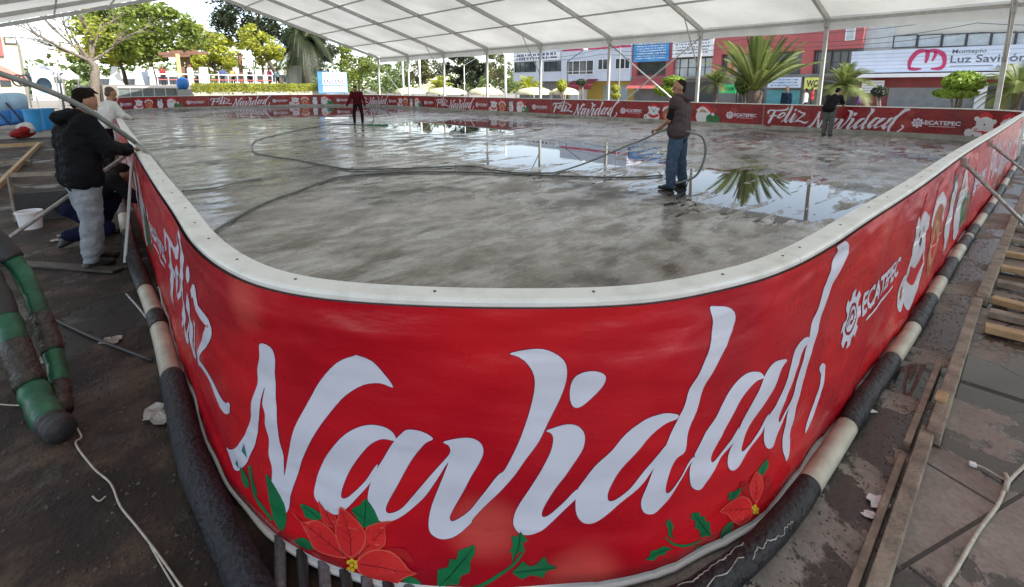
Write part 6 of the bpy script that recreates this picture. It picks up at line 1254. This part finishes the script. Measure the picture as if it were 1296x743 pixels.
def tank(label, x, y0, ym, y1, wpx, a_, grp):
    t, m_, lo_ = on_a(x, y0, a_), on_a(x, ym, a_), on_a(x, y1, a_); r = wpx/2*(lo_.length/F_PX)*.93; base = V3(lo_.x, lo_.y, 0); zt_ = t.z; zm_ = m_.z; zl = max(lo_.z, 0); e = empty('water_tank', V3(base.x, base.y, zl), label, 'water tank', grp)
    b = MB(); b.lathe(V3(base.x, base.y, 0), [(r*.9, zl), (r, zl+.06), (r, zm_-.05), (r*.96, zm_)], 20); b.out('blue_base', m_blue, e, smooth=False)
    b = MB(); b.lathe(V3(base.x, base.y, 0), [(r*.93, zm_), (r*.95, zt_-.35*r), (r*.8, zt_-.1*r), (r*.4, zt_)], 20); b.out('pale_top', m_lblue, e, smooth=True)
    b = MB(); b.tube([base+V3(0, 0, zm_*0+zl)-AX*(r*1.05)+BX*.5*r, base+V3(0, 0, zt_-.4)-AX*(r*1.02)-BX*.4*r], .03, 6); b.out('strap', m_dark, e)
tank('pale blue tank with blue base at the very left edge', 3, 118, 140, 158, 26, 29, 'blue tanks at the left'); tank('pale blue tank with blue base, second from the left edge', 21, 117, 138, 155, 22, 29, 'blue tanks at the left'); tank('third blue tank, right of the other two', -18, 119, 141, 160, 26, 29, 'blue tanks at the left')
def drum(label, x, y0, y1, wpx, a_):
    t, lo_ = on_a(x, y0, a_), on_a(x, y1, a_); r = wpx/2*(lo_.length/F_PX)*.93; e = empty('blue_bucket', V3(lo_.x, lo_.y, 0), label, 'bucket', 'bright blue buckets'); b = MB(); zt_ = t.z; b.lathe(V3(lo_.x, lo_.y, 0), [(r*.85, .02), (r, zt_-.1), (r*1.06, zt_-.08), (r*1.06, zt_), (r*.95, zt_), (r*.8, zt_-.3)], 20); b.out('shell', M('bright_blue', (.04, .32, .66), (.03, .26, .58), 3, .3), e)
drum('bright blue bucket left of the black hood', 42, 138, 154, 13, 27); drum('half-hidden bright blue bucket behind the black hood', 60, 137, 150, 12, 28)
# red bundle with a white bag on a board
c = gp(30, 172, .10); e = empty('bundle', c, 'red and white cloth bundle dumped on the timber boards', 'bundle')
def bd(bm): ellip(bm, (0, 0, .10), .36, .28, .16); ellip(bm, (-.22, .1, .02), .34, .24, .10); ellip(bm, (.2, -.1, .2), .2, .2, .14)
organic('red_cloth', bd, cloth('red_cloth', (.30, .02, .02)), Matrix.Translation(c), e, .04, 2, .03, 5)
def bd(bm): ellip(bm, (.0, .1, .30), .24, .22, .15); ellip(bm, (.24, -.05, .20), .17, .18, .15)
organic('white_bag', bd, cloth('white_bag', (.6, .58, .56)), Matrix.Translation(c), e, .04, 2, .03, 5)

# distant tree line and roofs beyond the plaza
rnd = random.Random(77); b = MB()
for k in range(300):
    th_ = R(-75+150*rnd.random()); dd = rnd.uniform(120, 160); c = V3(math.sin(th_)*dd, math.cos(th_)*dd, rnd.uniform(0, 5)); leaves(b, c, rnd.uniform(3, 5.5), 90, .7, rnd, .8)
lab(b.out('far_tree_line', l_mid), 'far belt of trees closing the view beyond the park and shops', 'trees', kind='stuff')
for k, (x, y0, w_, a_, c_) in enumerate([(150, 92, 60, 95, m_beige), (215, 90, 50, 100, m_bw), (330, 88, 70, 98, m_beige), (60, 84, 40, 92, m_bw)]):
    b0_, b1_, z0, z1 = fa(x-w_/2, y0, x+w_/2, 112, a_); bl_ = empty('distant_house', W(a_, b0_, 0), ['distant cream house behind the bare tree', 'distant white house behind the pergola', 'distant cream house behind the yellowish tree', 'distant white house right of the corner building'][k], 'house', 'distant houses across the park')
    aslab(bl_, 'wall', b0_, b1_, 0, z1, a_, 8, c_)
    for j in range(5): bc = b0_+(b1_-b0_)*(j+.5)/5; aslab(bl_, 'window', bc-.6, bc+.6, z1-2.2, z1-.9, a_-.03, .03, m_glass)

# overhead cables along the shop fronts
for k, (z_, sag, lb) in enumerate(((6.6, .5, 'top overhead cable along the shop fronts'), (6.1, .7, 'middle overhead cable along the shop fronts'), (5.5, .45, 'lowest overhead cable along the shop fronts'))):
    pts = []
    for i in range(61):
        u = i/60; a = -28+u*80; t = (u*5) % 1; pts.append(W(a, 47.5+.2*k, z_-sag*4*t*(1-t)))
    b = MB(); b.tube(pts, .022, 5); lab(b.out('overhead_cable', m_dark), lb, 'cable', 'overhead cables')
